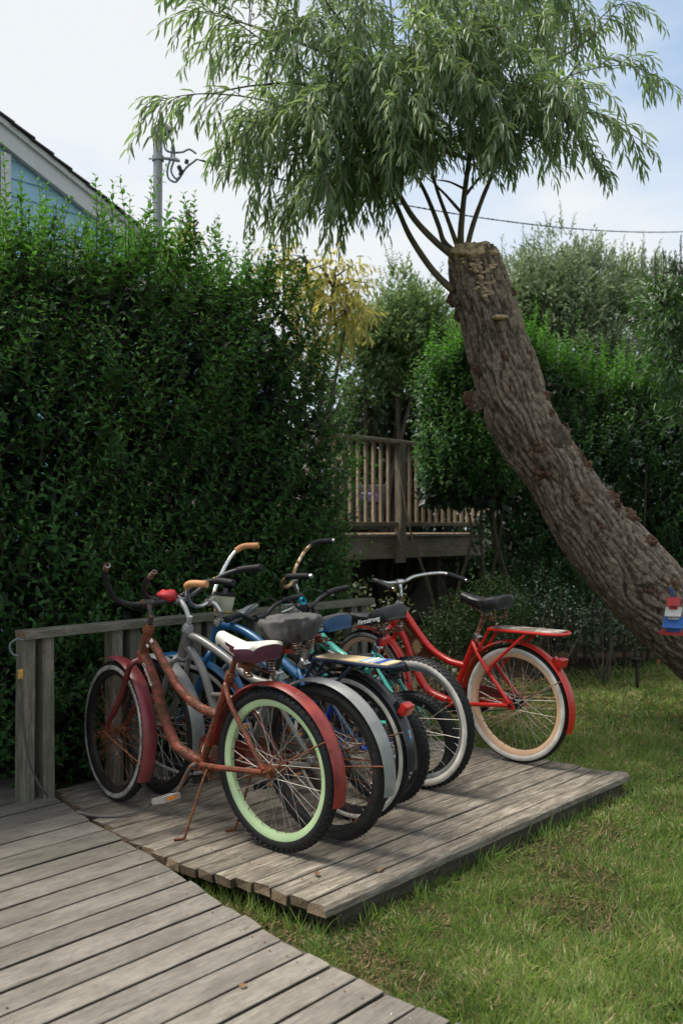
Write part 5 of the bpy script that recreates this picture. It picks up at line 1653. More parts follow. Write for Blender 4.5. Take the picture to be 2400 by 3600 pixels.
    # --- seat post + saddle
    sp = c['saddle']['pos']
    k = MB()
    k.tube([xz(lerp2(bb, st, 0.8)), xz(lerp2(bb, st, 1.0 + c.get('post_ext', 0.42)))], 0.0125, 12)
    k.build('seat_post', c.get('post_mat', M_rchrome), root)
    k = MB(); k.tube([xz(lerp2(bb, st, 0.97)), xz(lerp2(bb, st, 1.05))], 0.0205, 14); q = xz(lerp2(bb, st, 1.01)); k.tube([q + Vector((-0.022, -0.022, 0)), q + Vector((-0.022, 0.022, 0))], 0.005, 8)
    k.build('seat_clamp', c.get('clamp_mat', M_chrome), root)
    so, SM = make_saddle(root, sp, c['saddle'].get('tilt', 0), c['saddle'])
    # --- crank set
    ck = MB(); ca = R_(c.get('crank', 200))
    cyl = Matrix.Translation(xz(bb))
    ck.lathe([(0.010, -0.052), (0.083, -0.052), (0.086, -0.050), (0.086, -0.047), (0.083, -0.045), (0.068, -0.045), (0.066, -0.049), (0.010, -0.049)], 40, 0, cyl, closed=True)
    ck.build('chainring', c.get('crank_mat', M_rust), root)
    for s, a in ((1, ca), (-1, ca + math.pi)):
        k = MB(); L = c.get('crank_len', 0.165)
        e = xz((bb[0] + L * math.cos(a), bb[1] + L * math.sin(a)), s * 0.082)
        k.tube(catmull([xz(bb, s * 0.03), xz(bb, s * 0.058), xz((bb[0] + L * .12 * math.cos(a), bb[1] + L * .12 * math.sin(a)), s * 0.070), e], 4), [0.012] * 4 + [0.0095] * 9, 10)
        ko = k.build('crank_arm', c.get('crank_mat', M_rust), root)
        k = MB(); pc = e + Vector((0, s * 0.055, 0))
        Mp = Matrix.Translation(pc) @ Matrix.Rotation(R_(c.get('pedal_tilt', 15)), 4, 'Y')
        k.tube([e, e + Vector((0, s * 0.10, 0))], 0.0055, 8)
        for q in (-1, 1): k.box((q * 0.036, 0, 0), (0.014, 0.094, 0.026), 1, Mp)
        for q in (-1, 1): k.box((0, q * 0.042, 0), (0.070, 0.010, 0.024), 1, Mp)
        k.box((0, 0, 0), (0.03, 0.08, 0.020), 1, Mp)
        for q in (-1, 1): k.box((q * 0.0436, 0, 0), (0.002, 0.055, 0.014), 2, Mp)
        k.build('pedal', [M_rust, c.get('pedal_mat', M_black), M_ylens], ko)
    # chain and guard on the far side
    k = MB(); 
    up_ = [Vector((ra[0] + 0.0, -0.048, ra[1] + 0.035)), Vector((bb[0], -0.048, bb[1] + 0.083))]
    lo_ = [Vector((bb[0], -0.048, bb[1] - 0.083)), Vector((ra[0], -0.048, ra[1] - 0.035))]
    k.tube(up_, 0.004, 5); k.tube(lo_, 0.004, 5); k.build('chain', c.get('chain_mat', M_rust), root)
    if c.get('guard'):
        k = MB()
        o_ = [(bb[0] + 0.10, bb[1] + 0.03), (bb[0] + 0.085, bb[1] + 0.085), (bb[0] + 0.03, bb[1] + 0.115), (bb[0] - 0.06, bb[1] + 0.112), (ra[0] + 0.16, ra[1] + 0.058), (ra[0] + 0.05, ra[1] + 0.045), (ra[0] + 0.05, ra[1] + 0.005), (ra[0] + 0.2, ra[1] - 0.002), (bb[0] - 0.09, bb[1] + 0.035), (bb[0], bb[1] - 0.02)]
        n_ = len(o_)
        k.add([xz(p, -0.062) for p in o_] + [xz(p, -0.0645) for p in o_], [tuple(range(n_)), tuple(range(2 * n_ - 1, n_ - 1, -1))] + [(i, (i + 1) % n_, n_ + (i + 1) % n_, n_ + i) for i in range(n_)])
        k.build('chain_guard', c['guard'], root, smooth=False)
    # kickstand, to the left
    if c.get('stand'):
        k = MB(); b0 = xz((bb[0] - 0.075, bb[1] - 0.01), 0.03)
        z_end = 0.006 + math.sin(R_(c['lean'])) * 0.19
        k.tube(catmull([b0, b0 + Vector((-0.012, 0.035, -0.02)), Vector((bb[0] - 0.075, 0.165, z_end + 0.022)), Vector((bb[0] - 0.07, 0.175, z_end)), Vector((bb[0] - 0.055, 0.215, z_end + 0.001))], 5), 0.0058, 8)
        k.box((bb[0] - 0.06, 0.022, bb[1] - 0.012), (0.05, 0.02, 0.045)); k.build('kickstand', c['stand'], root)
    # rear rack
    if c.get('rack'):
        r = c['rack']; zt_ = r.get('z', 2 * R + 0.095); x0, x1 = r.get('x', (0.12, -0.36)); hw = r.get('hw', 0.065)
        k = MB()
        loop = [(x0, hw * .75, zt_), (x0 - 0.10, hw, zt_), ((x0 + x1) / 2, hw, zt_), (x1 + 0.07, hw, zt_), (x1, hw * .55, zt_ + r.get('lip', 0.0)), (x1, -hw * .55, zt_ + r.get('lip', 0.0)), (x1 + 0.07, -hw, zt_), ((x0 + x1) / 2, -hw, zt_), (x0 - 0.10, -hw, zt_), (x0, -hw * .75, zt_)]
        k.tube(catmull(loop, 5, closed=True), 0.0085, 8, closed=True)
        for s in (-1, 1):
            e = lerp2(lerp2(bb, st, c.get('stay_top', 0.93)), ra, r.get('leg', 0.52))
            k.tube(catmull([xz(e, s * 0.056), xz((e[0] - 0.02, e[1] + 0.06), s * 0.062), xz(((x0 + x1) / 2 - 0.02, zt_ - 0.01), s * hw)], 5), 0.0085, 8)
            k.tube([xz((x0 - 0.01, zt_), s * hw * .8), xz(lerp2(lerp2(bb, st, 0.93), ra, 0.16), s * 0.036)], 0.0085, 8)
        ro_ = k.build('rack', r['mat'], root)
        k = MB(); rounded_box(k, ((x0 + x1) / 2, 0, zt_ + 0.007), (abs(x1 - x0) - 0.035, hw * 1.75, 0.010), 0.004)
        k.build('rack_board', r['board'], ro_)
        if r.get('stripes'):
            for (t0, t1, m_) in r['stripes']:
                k = MB(); k.box((x1 + abs(x1 - x0) * (t0 + t1) / 2, 0, zt_ + 0.0125), (abs(x1 - x0) * (t1 - t0), hw * 1.70, 0.001)); k.build('stripe', m_, ro_, smooth=False)
    if c.get('taillight'):
        a, up_ = c['taillight']
        Mt = Matrix.Translation(xz(ra)) @ Matrix.Rotation(-R_(a), 4, 'Y') @ Matrix.Translation((R + 0.028, 0, 0))
        k = MB(); k.box((0.014, 0, -0.012), (0.022, 0.03, 0.06), 0, Mt); k.build('light_bracket', c.get('tl_mat', M_black), root)
        k = MB(); rounded_box(k, (0.026, 0, 0.022), (0.055, 0.062, 0.040), 0.008, 0, Mt @ Matrix.Rotation(R_(28), 4, 'Y')); k.build('tail_light', M_lens, root)
    if c.get('seat_reflector'):
        t = c['seat_reflector']; p = xz(lerp2(bb, st, t)); k = MB()
        rounded_box(k, tuple(p + Vector((-0.03, 0.0, 0))), (0.022, 0.052, 0.048), 0.006); k.build('rear_reflector', M_lens, root)
    if c.get('extra'): c['extra'](root, c, S, BM, SM, fo, so)
    return root

# wheel presets
def wheel(R, tr, rim, tread='knob', rubber=M_rub, wall=None, lo=200, hi=0, spoke=M_spoke, hub=M_rchrome, **k):
    d = dict(R=R, tyre_r=tr, rim=rim, tread=tread, rubber=rubber, wall=wall or rubber, wall_lo=lo, wall_hi=hi, spoke=spoke, hub=hub)
    d.update(k); return d
BASE = dict(R=0.335, wb=1.12, bb=(0.46, 0.285), st=(0.262, 0.69), ht=(0.835, 0.845), cr=(0.893, 0.70), clamp=(0.865, 0.975))
CRUISE = [(0, 0, 0), (0.025, 0.07, 0.0), (0.03, 0.16, 0.03), (-0.01, 0.245, 0.09), (-0.09, 0.30, 0.125), (-0.19, 0.325, 0.125), (-0.25, 0.335, 0.12)]
def barpath(w, sb, h, mid=0.0):
    return [(0, 0, 0), (0.02, 0.25 * w, 0.0), (0.022, 0.5 * w, 0.25 * h + mid * 0.6), (-0.12 * sb, 0.78 * w, 0.75 * h + mid), (-0.45 * sb, 0.95 * w, h + mid), (-sb, w, h)]
STEP = [([(0.845, 0.815), (0.78, 0.79), (0.70, 0.70), (0.60, 0.60), (0.47, 0.535), (0.345, 0.515)], 0.0205),
        ([(0.876, 0.742), (0.838, 0.715), (0.772, 0.60), (0.715, 0.45), (0.625, 0.335), (0.47, 0.288)], 0.0245)]

def scaled(k, **over):
    d = {}
    for q, v in BASE.items():
        d[q] = tuple(x * k for x in v) if isinstance(v, tuple) else v * k
    d.update(over); return d

# --- 1 rust-red step-through cruiser
M_redpaint = rusty('rusted_red_paint', (0.165, 0.018, 0.015), 0.74, 0.5, fade=(0.27, 0.052, 0.022), scale=30, rust=(0.095, 0.036, 0.014))
M_redf = rusty('faded_red_fender', (0.19, 0.018, 0.020), 0.40, 0.42, fade=(0.36, 0.05, 0.035), scale=16)
M_mintrim = plain('pale_green_rim', (0.50, 0.66, 0.36), 0.4, var=0.08, scale=9)
M_cream = plain('cream_vinyl', (0.68, 0.64, 0.55), 0.5, var=0.1, scale=18)
M_plum = plain('plum_vinyl', (0.085, 0.020, 0.040), 0.45, var=0.2, scale=24)
M_blackr = rusty('worn_black_rim', (0.016, 0.015, 0.014), 0.36, 0.5)
def rust_extra(root, c, S, BM, SM, fo, so):
    d = Vector((0.655 - 0.72, 0, 0.48 - 0.63)).normalized()
    put_text('Cranbrook', 0.026, (0.800, 0.0256, 0.652), (0.772 - 0.838, 0, 0.60 - 0.715), (0, 1, 0), M_white, fo, 0.35)
    put_text('PERFECT FIT', 0.011, (0.335, 0.0160, 0.545), (0.262 - 0.46, 0, 0.69 - 0.285), (0, 1, 0.02), M_white, fo, 0.0)
    k = MB(); k.box((0, 0, 0), (0.055, 0.002, 0.016), 0, Matrix.Translation((0.785, 0.0165, 0.795)) @ Matrix.Rotation(R_(38), 4, 'Y')); k.build('sticker', M_white, fo, smooth=False)
    k = MB(); k.tube([xz((0.44, 0.335), 0), xz((0.425, 0.365), 0)], 0.0162, 12); k.build('seat_tube_sticker', M_white, fo)
    # dry plant stalks caught in the front hub
    k = MB(); fc = S @ Vector((c['wb'], 0.02, c['R']))
    for i in range(95):
        a = rv().normalized(); L = random.uniform(0.03, 0.11)
        p = fc + Vector((random.gauss(0, .03), random.gauss(0.0, .03), random.gauss(-0.02, .03)))
        e = p + Vector((a.x, a.y * .6, a.z * .8 - 0.3)) * L
        k.tube([p, (p + e) / 2 + rv(.012), e], 0.0012, 3, cap=False)
    o = k.build('caught_stalks', M_rust, root); o['kind'] = 'stuff'
rust = make_bike(dict(BASE, name='cruiser_bicycle', label='rust-red step-through cruiser bicycle with pale green rear rim, nearest the camera',
    loc=tuple(ground(978, 2988).xy), head=139.0, lean=2.5, steer=-11, tubes=STEP, ht=(0.812, 0.852), cr=(0.872, 0.70),
    clamp=(0.83, 0.975), frame_mat=M_redpaint, fork_mat=rusty('maroon_fork', (0.13, 0.016, 0.016), 0.35, 0.4), headset_mat=M_rust, stem_mat=rusty('rusted_black_stem', (0.03, 0.026, 0.022), 0.6, 0.5),
    bar=[(0, 0, 0), (0.015, 0.07, -0.005), (0.02, 0.14, 0.015), (-0.005, 0.20, 0.08), (-0.04, 0.235, 0.145), (-0.11, 0.255, 0.18)], bar_r=[(0, 0, 0), (0.02, 0.08, 0.0), (0.03, 0.18, 0.02), (0.0, 0.27, 0.085), (-0.06, 0.33, 0.105), (-0.17, 0.36, 0.10)], bar_mat=M_rub, bar_rad=0.0128, grip_l=None, grip_r=M_rub, grip=M_rub,
    rw=wheel(0.335, 0.027, M_mintrim, 'knob', rows=6, rim_w=0.018, rim_d=0.026, nipple=M_rust, hub=M_rust), fw=wheel(0.335, 0.027, M_blackr, 'knob', M_rubd, M_wwg, 66, 112, spoke=M_spoker, rows=4, hub=M_rust, nipple=M_rust),
    fender=dict(rmat=M_redf, fmat=rusty('maroon_fender', (0.16, 0.018, 0.026), 0.22, 0.38, fade=(0.24, 0.05, 0.055), scale=9), w=0.070, ra0=8, ra1=195, fa0=70, fa1=212, rstay=152, fstay=196, stay=M_rust),
    saddle=dict(side_to=0.80, pos=(0.16, 0.845), tilt=5, top=M_cream, side=M_plum, springs=True, rail_mat=M_rust, spring_mat=M_rust, drop=0.075), post_ext=0.20, post_mat=M_rust, clamp_mat=M_rust,
    crank=-58, crank_mat=rusty('rusted_crank', (0.10, 0.085, 0.07), 0.7, 0.6), pedal_mat=plain('pale_plastic', (0.34, 0.31, 0.29), 0.5), guard=rusty('rusted_red_guard', (0.12, 0.014, 0.016), 0.45, 0.45), stand=M_rust, extra=rust_extra))

# --- 2 grey cruiser with a covered saddle
M_greyp = plain('grey_enamel', (0.165, 0.16, 0.148), 0.3, var=0.1, scale=6, coat=0.25)
M_silverf = rusty('silver_grey_fender', (0.26, 0.26, 0.25), 0.20, 0.4, fade=(0.31, 0.31, 0.295))
M_cover = plain('grey_fabric_cover', (0.062, 0.059, 0.058), 0.7, var=0.25, scale=14, bmp=0.3)
def cover_extra(root, c, S, BM, SM, fo, so):
    # loose crumpled cover over the saddle
    k = MB(); nu, nv = 72, 20; vs = []
    for j in range(nv + 1):
        v = j / nv
        for i in range(nu):
            a = 2 * math.pi * i / nu
            ca, sa = math.cos(a), math.sin(a)
            x = 0.152 * ca + 0.004; wdt = 0.112 * (1 - 0.48 * max(0, ca)) 
            y = wdt * sa
            if v < 0.5:
                q = v / 0.5; r = math.sin(q * math.pi / 2) ; z = 0.034 + 0.022 * math.cos(q * math.pi / 2) + 0.006 * (-ca) * r
            else:
                q = (v - 0.5) / 0.5; r = 1 + 0.03 * math.sin(q * 3) - 0.22 * q * q; z = 0.034 - 0.092 * q + 0.006 * (-ca)
            w_ = 0.013 * mnoise.noise(Vector((ca * 2.4 + v, sa * 2.4, v * 4))) + 0.016 * mnoise.noise(Vector((ca * 6, sa * 6 + 4, v * 2.5))) * (v ** 0.7) + 0.009 * mnoise.noise(Vector((ca * 12, sa * 12 + 9, v * 3))) * v
            vs.append(SM @ Vector((x * r + w_ * ca * 1.5, y * r + w_ * sa * 1.5, z + w_ * 0.8)))
    k.add(vs, [(j * nu + i, j * nu + (i + 1) % nu, (j + 1) * nu + (i + 1) % nu, (j + 1) * nu + i) for j in range(nv) for i in range(nu)])
    k.build('saddle_cover', M_cover, root, angle=180)
    # red cloth wrapped on the bar, gold bell
    k = MB(); lump(k, BM @ Vector((0.03, 0.045, 0.018)), 0.052, 12, 0.35, 1.8, (1.1, 1.0, 0.55)); k.build('red_bar_cloth', plain('red_cloth', (0.42, 0.015, 0.02), 0.6, var=0.25), root, angle=180)
    k = MB(); Mb = BM @ Matrix.Translation((-0.02, -0.20, 0.075)); k.lathe([(0.0005, 0.020), (0.010, 0.019), (0.017, 0.013), (0.020, 0.004), (0.020, 0.0), (0.0005, 0.0)], 18, 0, Mb @ Matrix.Rotation(R_(150), 4, 'X')); k.build('bell', plain('gold_bell', (0.75, 0.45, 0.10), 0.25, metal=1.0, var=0.15), root)
grey = make_bike(dict(BASE, label='grey cruiser bicycle with grey fabric saddle cover and silver fenders, second from the front',
    loc=(-0.056, 4.058), head=139.5, lean=4.5, steer=-6, clamp=(0.90, 0.985), frame_mat=M_greyp, headset_mat=M_galv, stem_mat=M_galv,
    tubes=[([(0.845, 0.82), (0.74, 0.80), (0.58, 0.735), (0.42, 0.655), (0.285, 0.635)], 0.0195), ([(0.868, 0.755), (0.81, 0.735), (0.735, 0.64), (0.675, 0.48), (0.60, 0.36), (0.47, 0.288)], 0.0195), ([(0.70, 0.545), (0.58, 0.55), (0.46, 0.515), (0.36, 0.485)], 0.0125)],
    bar=[(0, 0, 0), (0.02, 0.07, 0.0), (0.03, 0.15, 0.02), (-0.01, 0.20, 0.06), (-0.06, 0.215, 0.11), (-0.12, 0.21, 0.15)], bar_r=[(0, 0, 0), (0.02, 0.08, 0.005), (0.02, 0.17, 0.05), (-0.03, 0.25, 0.10), (-0.10, 0.30, 0.125), (-0.22, 0.33, 0.14)], bar_mat=M_black, grip_l=None, grip_r=M_rub, grip=M_rub, bar_rad=0.0125,
    rw=wheel(0.335, 0.027, M_blackr, 'street', M_rubd, flat=0.022, spoke=M_spoker, hub=M_rchrome, rim_w=0.019), fw=wheel(0.335, 0.027, M_blackr, 'street', M_rub, spoke=M_spoke),
    fender=dict(rmat=M_silverf, w=0.072, ra0=15, ra1=193, rstay=172, fa0=65, fa1=205, stay=M_rust),
    saddle=dict(pos=(0.165, 0.900), tilt=-3, top=M_blackm, side=M_blackm, springs=True, wid=0.17, len=0.24, drop=0.06), post_mat=M_black, post_ext=0.36, seat_reflector=1.30, crank=330, guard=M_greyp, stand=M_rust, extra=cover_extra))

# --- 3 blue cruiser with wooden rack
M_bluep = plain('blue_enamel', (0.012, 0.085, 0.20), 0.3, var=0.15, scale=7, coat=0.3)
M_navy = plain('navy_enamel', (0.010, 0.020, 0.045), 0.35, var=0.2, scale=12, coat=0.2)
M_bamboo = wood('bamboo_board', (0.42, 0.30, 0.17), (0.55, 0.42, 0.26), (0.64, 0.52, 0.34), stretch=(2, 10, 10), rough=0.4, bmp=0.1, stain=0.3)
M_skyb = plain('sky_blue_stripe', (0.14, 0.42, 0.68), 0.4, var=0.08)
M_royal = plain('royal_blue_stripe', (0.02, 0.08, 0.33), 0.4, var=0.08)
M_panel = plain('beach_print_panel', (0.42, 0.33, 0.20), 0.5, var=0.2, scale=10, dirt=(0.10, 0.30, 0.36), dirt_amt=0.6)
M_fblack = plain('black_fender', (0.014, 0.015, 0.017), 0.32, var=0.3, scale=10, coat=0.2)
M_seatb = plain('blue_vinyl', (0.010, 0.055, 0.14), 0.45, var=0.15)
def blue_extra(root, c, S, BM, SM, fo, so):
    k = MB(); o_ = [(0.80, 0.785), (0.66, 0.765), (0.50, 0.705), (0.36, 0.615), (0.40, 0.60), (0.56, 0.665), (0.70, 0.715), (0.81, 0.74)]
    n_ = len(o_); k.add([xz(p, 0.006) for p in o_] + [xz(p, -0.006) for p in o_], [tuple(range(n_)), tuple(range(2 * n_ - 1, n_ - 1, -1))] + [(i, (i + 1) % n_, n_ + (i + 1) % n_, n_ + i) for i in range(n_)])
    k.build('tank_panel', M_panel, root, smooth=False)
    # saddle side print
    for (z, m_, h) in ((-0.029, plain('pale_stripe', (0.55, 0.55, 0.38), 0.5), 0.004), (-0.043, plain('sand_stripe', (0.42, 0.36, 0.18), 0.5), 0.008), (-0.051, M_skyb, 0.008), (-0.004, plain('orange_piping', (0.72, 0.30, 0.10), 0.5), 0.004)):
        for (x0, x1, y0, y1) in ((-0.134, -0.100, 0.108, 0.1275), (-0.100, -0.050, 0.1275, 0.1300)):
            k = MB(); vs = []
            for (x, y) in ((x0, y0), (x1, y1)):
                for zz in (z - h / 2, z + h / 2):
                    for e in (0.0, 0.0035): vs.append(SM @ Vector((x, y + e, zz + 0.012 * (-x / 0.1))))
            k.add(vs, [(0, 1, 3, 2), (4, 6, 7, 5), (1, 5, 7, 3), (0, 2, 6, 4), (2, 3, 7, 6), (0, 4, 5, 1)])
            k.build('saddle_stripe', m_, so, smooth=False)
    put_text('Panama Jack', 0.026, SM @ Vector((-0.080, 0.1335, -0.026)), SM.to_3x3() @ Vector((-1, 0.03, 0.10)), SM.to_3x3() @ Vector((0.02, 1, 0)), M_white, so, 0.4, name='saddle_lettering')
    # stripes across the rear fender tail
    for i, m_ in enumerate((M_skyb, plain('sand_band', (0.45, 0.33, 0.22), 0.5), M_skyb, M_royal)):
        k = MB(); a = 160 + i * 1.9
        k.lathe([(c['R'] + 0.0186, -0.033), (c['R'] + 0.0245, -0.018), (c['R'] + 0.0288, 0), (c['R'] + 0.0245, 0.018), (c['R'] + 0.0186, 0.033)], 3, 0, Matrix.Translation(xz((0, c['R']))), a0=R_(a), a1=R_(a + 1.7)); k.build('fender_band', m_, root)
blue = make_bike(dict(BASE, label='blue cruiser bicycle with wood-topped rear rack and black rear fender, third from the front',
    loc=(0.05, 4.340), head=139.5, lean=4.0, steer=27, frame_mat=M_bluep, stem_mat=M_chrome, headset_mat=M_chrome,
    tubes=[([(0.845, 0.83), (0.74, 0.835), (0.60, 0.80), (0.44, 0.715), (0.285, 0.625)], 0.0205), ([(0.862, 0.765), (0.70, 0.735), (0.52, 0.665), (0.38, 0.575), (0.32, 0.56)], 0.0125), ([(0.870, 0.745), (0.78, 0.66), (0.64, 0.45), (0.47, 0.288)], 0.0175)],
    bar=barpath(0.36, 0.16, 0.186), clamp=(0.863, 0.966), bar_mat=M_chrome, grip=M_tan, grip_len=0.12,
    rw=wheel(0.335, 0.026, M_black, 'street', M_rub, M_ww, 70, 108, rim_w=0.018), fw=wheel(0.335, 0.026, M_black, 'street', M_rub, M_ww, 70, 108),
    fender=dict(rmat=M_fblack, fmat=M_bluep, w=0.068, ra0=20, ra1=188, rstay=160, fa0=68, fa1=200, stay=M_rchrome),
    saddle=dict(pos=(0.165, 0.90), tilt=-8, top=plain('charcoal_vinyl', (0.035, 0.034, 0.034), 0.6), side=M_seatb, springs=False, drop=0.072, wid=0.245), post_mat=M_chrome, post_ext=0.36, seat_reflector=1.32,
    rack=dict(mat=M_navy, board=M_bamboo, z=0.735, x=(0.15, -0.30), hw=0.062, stripes=[(0.14, 0.22, M_royal), (0.25, 0.28, M_skyb), (0.31, 0.34, M_white), (0.37, 0.40, M_skyb)]),
    taillight=(146, 0), crank=250, guard=M_bluep, extra=blue_extra))

# --- 4 small blue and black mountain bicycle
M_mtbb = plain('metallic_blue', (0.008, 0.06, 0.42), 0.25, metal=0.3, var=0.15, coat=0.4)
def brake_cables(root, BM, S, c):
    for s in (-1, 1):
        k = MB(); e = S @ (xz(c['cr'], s * 0.03) + Vector((0.03, 0, -0.03)))
        a = BM @ Vector((-0.02, s * 0.17, 0.045))
        k.tube(catmull([a, a + Vector((0.09, -s * 0.03, 0.02)), BM @ Vector((0.15, s * 0.04, -0.04)), e], 6), 0.0028, 6); k.build('brake_cable', M_black, root)
        k = MB(); k.tube([a + Vector((0, 0, -0.005)), a + Vector((0.02, s * 0.05, -0.02)), a + Vector((0.015, s * 0.11, -0.025))], 0.005, 6); k.build('brake_lever', M_chrome, root)
def mtb_extra(root, c, S, BM, SM, fo, so):
    brake_cables(root, BM, S, c)
    k = MB(); a, b = (0.715, 0.60), (0.43, 0.27)
    k.tube([xz(lerp2(a, b, 0.10)), xz(lerp2(a, b, 0.85))], 0.0255, 12); k.build('down_tube_sleeve', M_black, fo)
    put_text('ROCK', 0.042, (0.585, 0.0262, 0.452), (b[0] - a[0], 0, b[1] - a[1]), (0, 1, 0), M_white, fo, 0.15, bold=0.0008)
KID = scaled(0.84)
mtb = make_bike(dict(KID, name='mountain_bicycle', label='small blue and black mountain bicycle wedged behind the blue cruiser',
    loc=(0.20, 4.60), head=140, lean=5, steer=6, frame_mat=M_mtbb, fork_mat=M_black, headset_mat=M_black, stem='ahead', stem_mat=M_black, clamp=(0.76, 0.86),
    tubes=[([(0.712, 0.675), (0.55, 0.60), (0.37, 0.50), (0.26, 0.47)], 0.015), ([(0.722, 0.62), (0.58, 0.45), (0.39, 0.245)], 0.0215)],
    bar=[(0, 0, 0), (0.0, 0.06, 0.0), (-0.01, 0.14, 0.04), (-0.03, 0.22, 0.055), (-0.06, 0.31, 0.055)], bar_mat=M_black, grip=M_rub,
    rw=wheel(0.281, 0.026, M_black, 'knob', M_rub, rows=4), fw=wheel(0.281, 0.026, M_black, 'knob', M_rub, rows=4),
    saddle=dict(pos=(0.16, 0.70), tilt=0, top=M_blackm, side=M_blackm, wid=0.15, len=0.25, drop=0.045, rail_mat=M_black), post_mat=M_black, crank=300, crank_mat=M_black, extra=mtb_extra))

# --- 5 child's bicycle with a grey decorated fork
M_greyfork = plain('grey_fork_enamel', (0.20, 0.215, 0.215), 0.35, var=0.15, scale=18, dirt=(0.5, 0.5, 0.49), dirt_amt=0.3)
def child_extra(root, c, S, BM, SM, fo, so):
    a, b = Vector((0.655, 0.062, 0.50)), Vector((0.80, 0.062, 0.25))
    put_text('DECOY', 0.030, S @ (a.lerp(b, 0.25) + Vector((0, 0.0, 0))), S.to_3x3() @ (a - b), S.to_3x3() @ Vector((0, 1, 0)), M_black, root, 0.15, bold=0.0006, name='fork_lettering')
    k = MB(); Mb = BM @ Matrix.Translation((0.0, 0.06, 0.045)); k.lathe([(0.009, -0.010), (0.020, -0.012), (0.024, 0.0), (0.020, 0.012), (0.009, 0.010)], 20, 0, Mb @ Matrix.Rotation(R_(60), 4, 'Z'), closed=True); k.build('blue_bell', plain('turquoise_anodised', (0.02, 0.30, 0.46), 0.3, metal=0.6), root)
    brake_cables(root, BM, S, c)
    k = MB()
    for s in (-1, 1): k.tube(catmull([BM @ Vector((0, s * 0.05, 0)), BM @ Vector((0.0, s * 0.06, -0.10)), BM @ Vector((0.02, s * 0.035, -0.20))], 4), 0.011, 8)
    k.build('bar_riser', M_black, root)
child = make_bike(dict(scaled(0.735), name='childs_bicycle', label='black and grey childs bicycle with small knobby tyres between the blue and mint bicycles',
    loc=(0.385, 4.90), head=146, lean=3.5, steer=10, frame_mat=plain('black_gloss', (0.013, 0.013, 0.014), 0.3, var=0.2, coat=0.3), fork_mat=M_greyfork, fork_r=0.019, fork_y=0.060, headset_mat=M_black, stem='ahead', stem_mat=M_black, clamp=(0.635, 0.90),
    tubes=[([(0.62, 0.60), (0.46, 0.52), (0.30, 0.46), (0.22, 0.43)], 0.017), ([(0.635, 0.55), (0.52, 0.40), (0.345, 0.215)], 0.021)],
    bar=[(0, 0, 0), (0.0, 0.07, 0.0), (-0.02, 0.14, 0.03), (-0.06, 0.22, 0.05), (-0.11, 0.28, 0.055)], bar_mat=M_black, grip=M_rub,
    rw=wheel(0.246, 0.029, M_black, 'knob', M_rub, rows=4, spokes=28), fw=wheel(0.246, 0.029, M_black, 'knob', M_rub, rows=4, spokes=28),
    saddle=dict(pos=(0.13, 0.62), tilt=0, top=M_blackm, side=M_blackm, wid=0.14, len=0.23, drop=0.045, rail_mat=M_black), post_mat=M_black, crank=20, crank_len=0.12, crank_mat=M_black, extra=child_extra))

# --- 6 mint bicycle
M_mint = plain('mint_enamel', (0.085, 0.47, 0.375), 0.3, var=0.08, scale=6, coat=0.3)
M_alu = plain('brushed_aluminium_rim', (0.42, 0.43, 0.43), 0.4, metal=0.7, var=0.1)
def mint_extra(root, c, S, BM, SM, fo, so):
    put_text('Firmstrong', 0.034, SM @ Vector((-0.060, 0.1340, -0.036)), SM.to_3x3() @ Vector((-1, 0.02, 0.03)), SM.to_3x3() @ Vector((0.0, 1, 0)), M_white, so, 0.25, bold=0.0004, name='saddle_lettering')
    k = MB(); 
    for q in range(8): k.lathe([(0.020 + 0.002 * (q % 2), 0.036 + q * 0.004), (0.020 + 0.002 * (q % 2), 0.039 + q * 0.004)], 18, 0, Matrix.Translation(xz((0, c['R']))))
    k.lathe([(0.004, 0.068), (0.020, 0.068), (0.024, 0.036), (0.02, 0.03)], 18, 0, Matrix.Translation(xz((0, c['R'])))); k.build('hub_shell', M_mint, root)
mint = make_bike(dict(BASE, label='mint green bicycle with black lettered saddle and knobby whitewall rear tyre',
    loc=(0.40, 4.885), head=138.5, lean=2.5, steer=34, frame_mat=M_mint, stem_mat=M_chrome, headset_mat=M_chrome, wb=1.10,
    tubes=[([(0.845, 0.825), (0.70, 0.755), (0.52, 0.64), (0.31, 0.575)], 0.0225), ([(0.868, 0.755), (0.78, 0.70), (0.66, 0.545), (0.47, 0.288)], 0.0225), ([(0.80, 0.70), (0.68, 0.69), (0.56, 0.62)], 0.010), ([(0.37, 0.47), (0.25, 0.545), (0.15, 0.505)], 0.010)],
    bar=barpath(0.36, 0.17, 0.13), bar_mat=rusty('gold_rusted_bar', (0.50, 0.40, 0.26), 0.7, 0.35, metal=0.8, scale=40, rust=(0.22, 0.10, 0.035)), grip=M_rub, grip_cap=M_chrome, clamp=(0.83, 1.03),
    rw=wheel(0.335, 0.030, M_alu, 'knob', M_rub, M_ww, 72, 128, rows=5, refl=R_(-58), rim_w=0.019), fw=wheel(0.335, 0.029, M_alu, 'knob', M_rub, M_ww, 74, 118, rows=4),
    saddle=dict(pos=(0.265, 0.88), tilt=-12, top=M_blackm, side=M_blackm, springs=True, drop=0.075, wid=0.25, len=0.31), post_mat=M_navy, post_ext=0.32, seat_reflector=1.10, crank=160, extra=mint_extra))

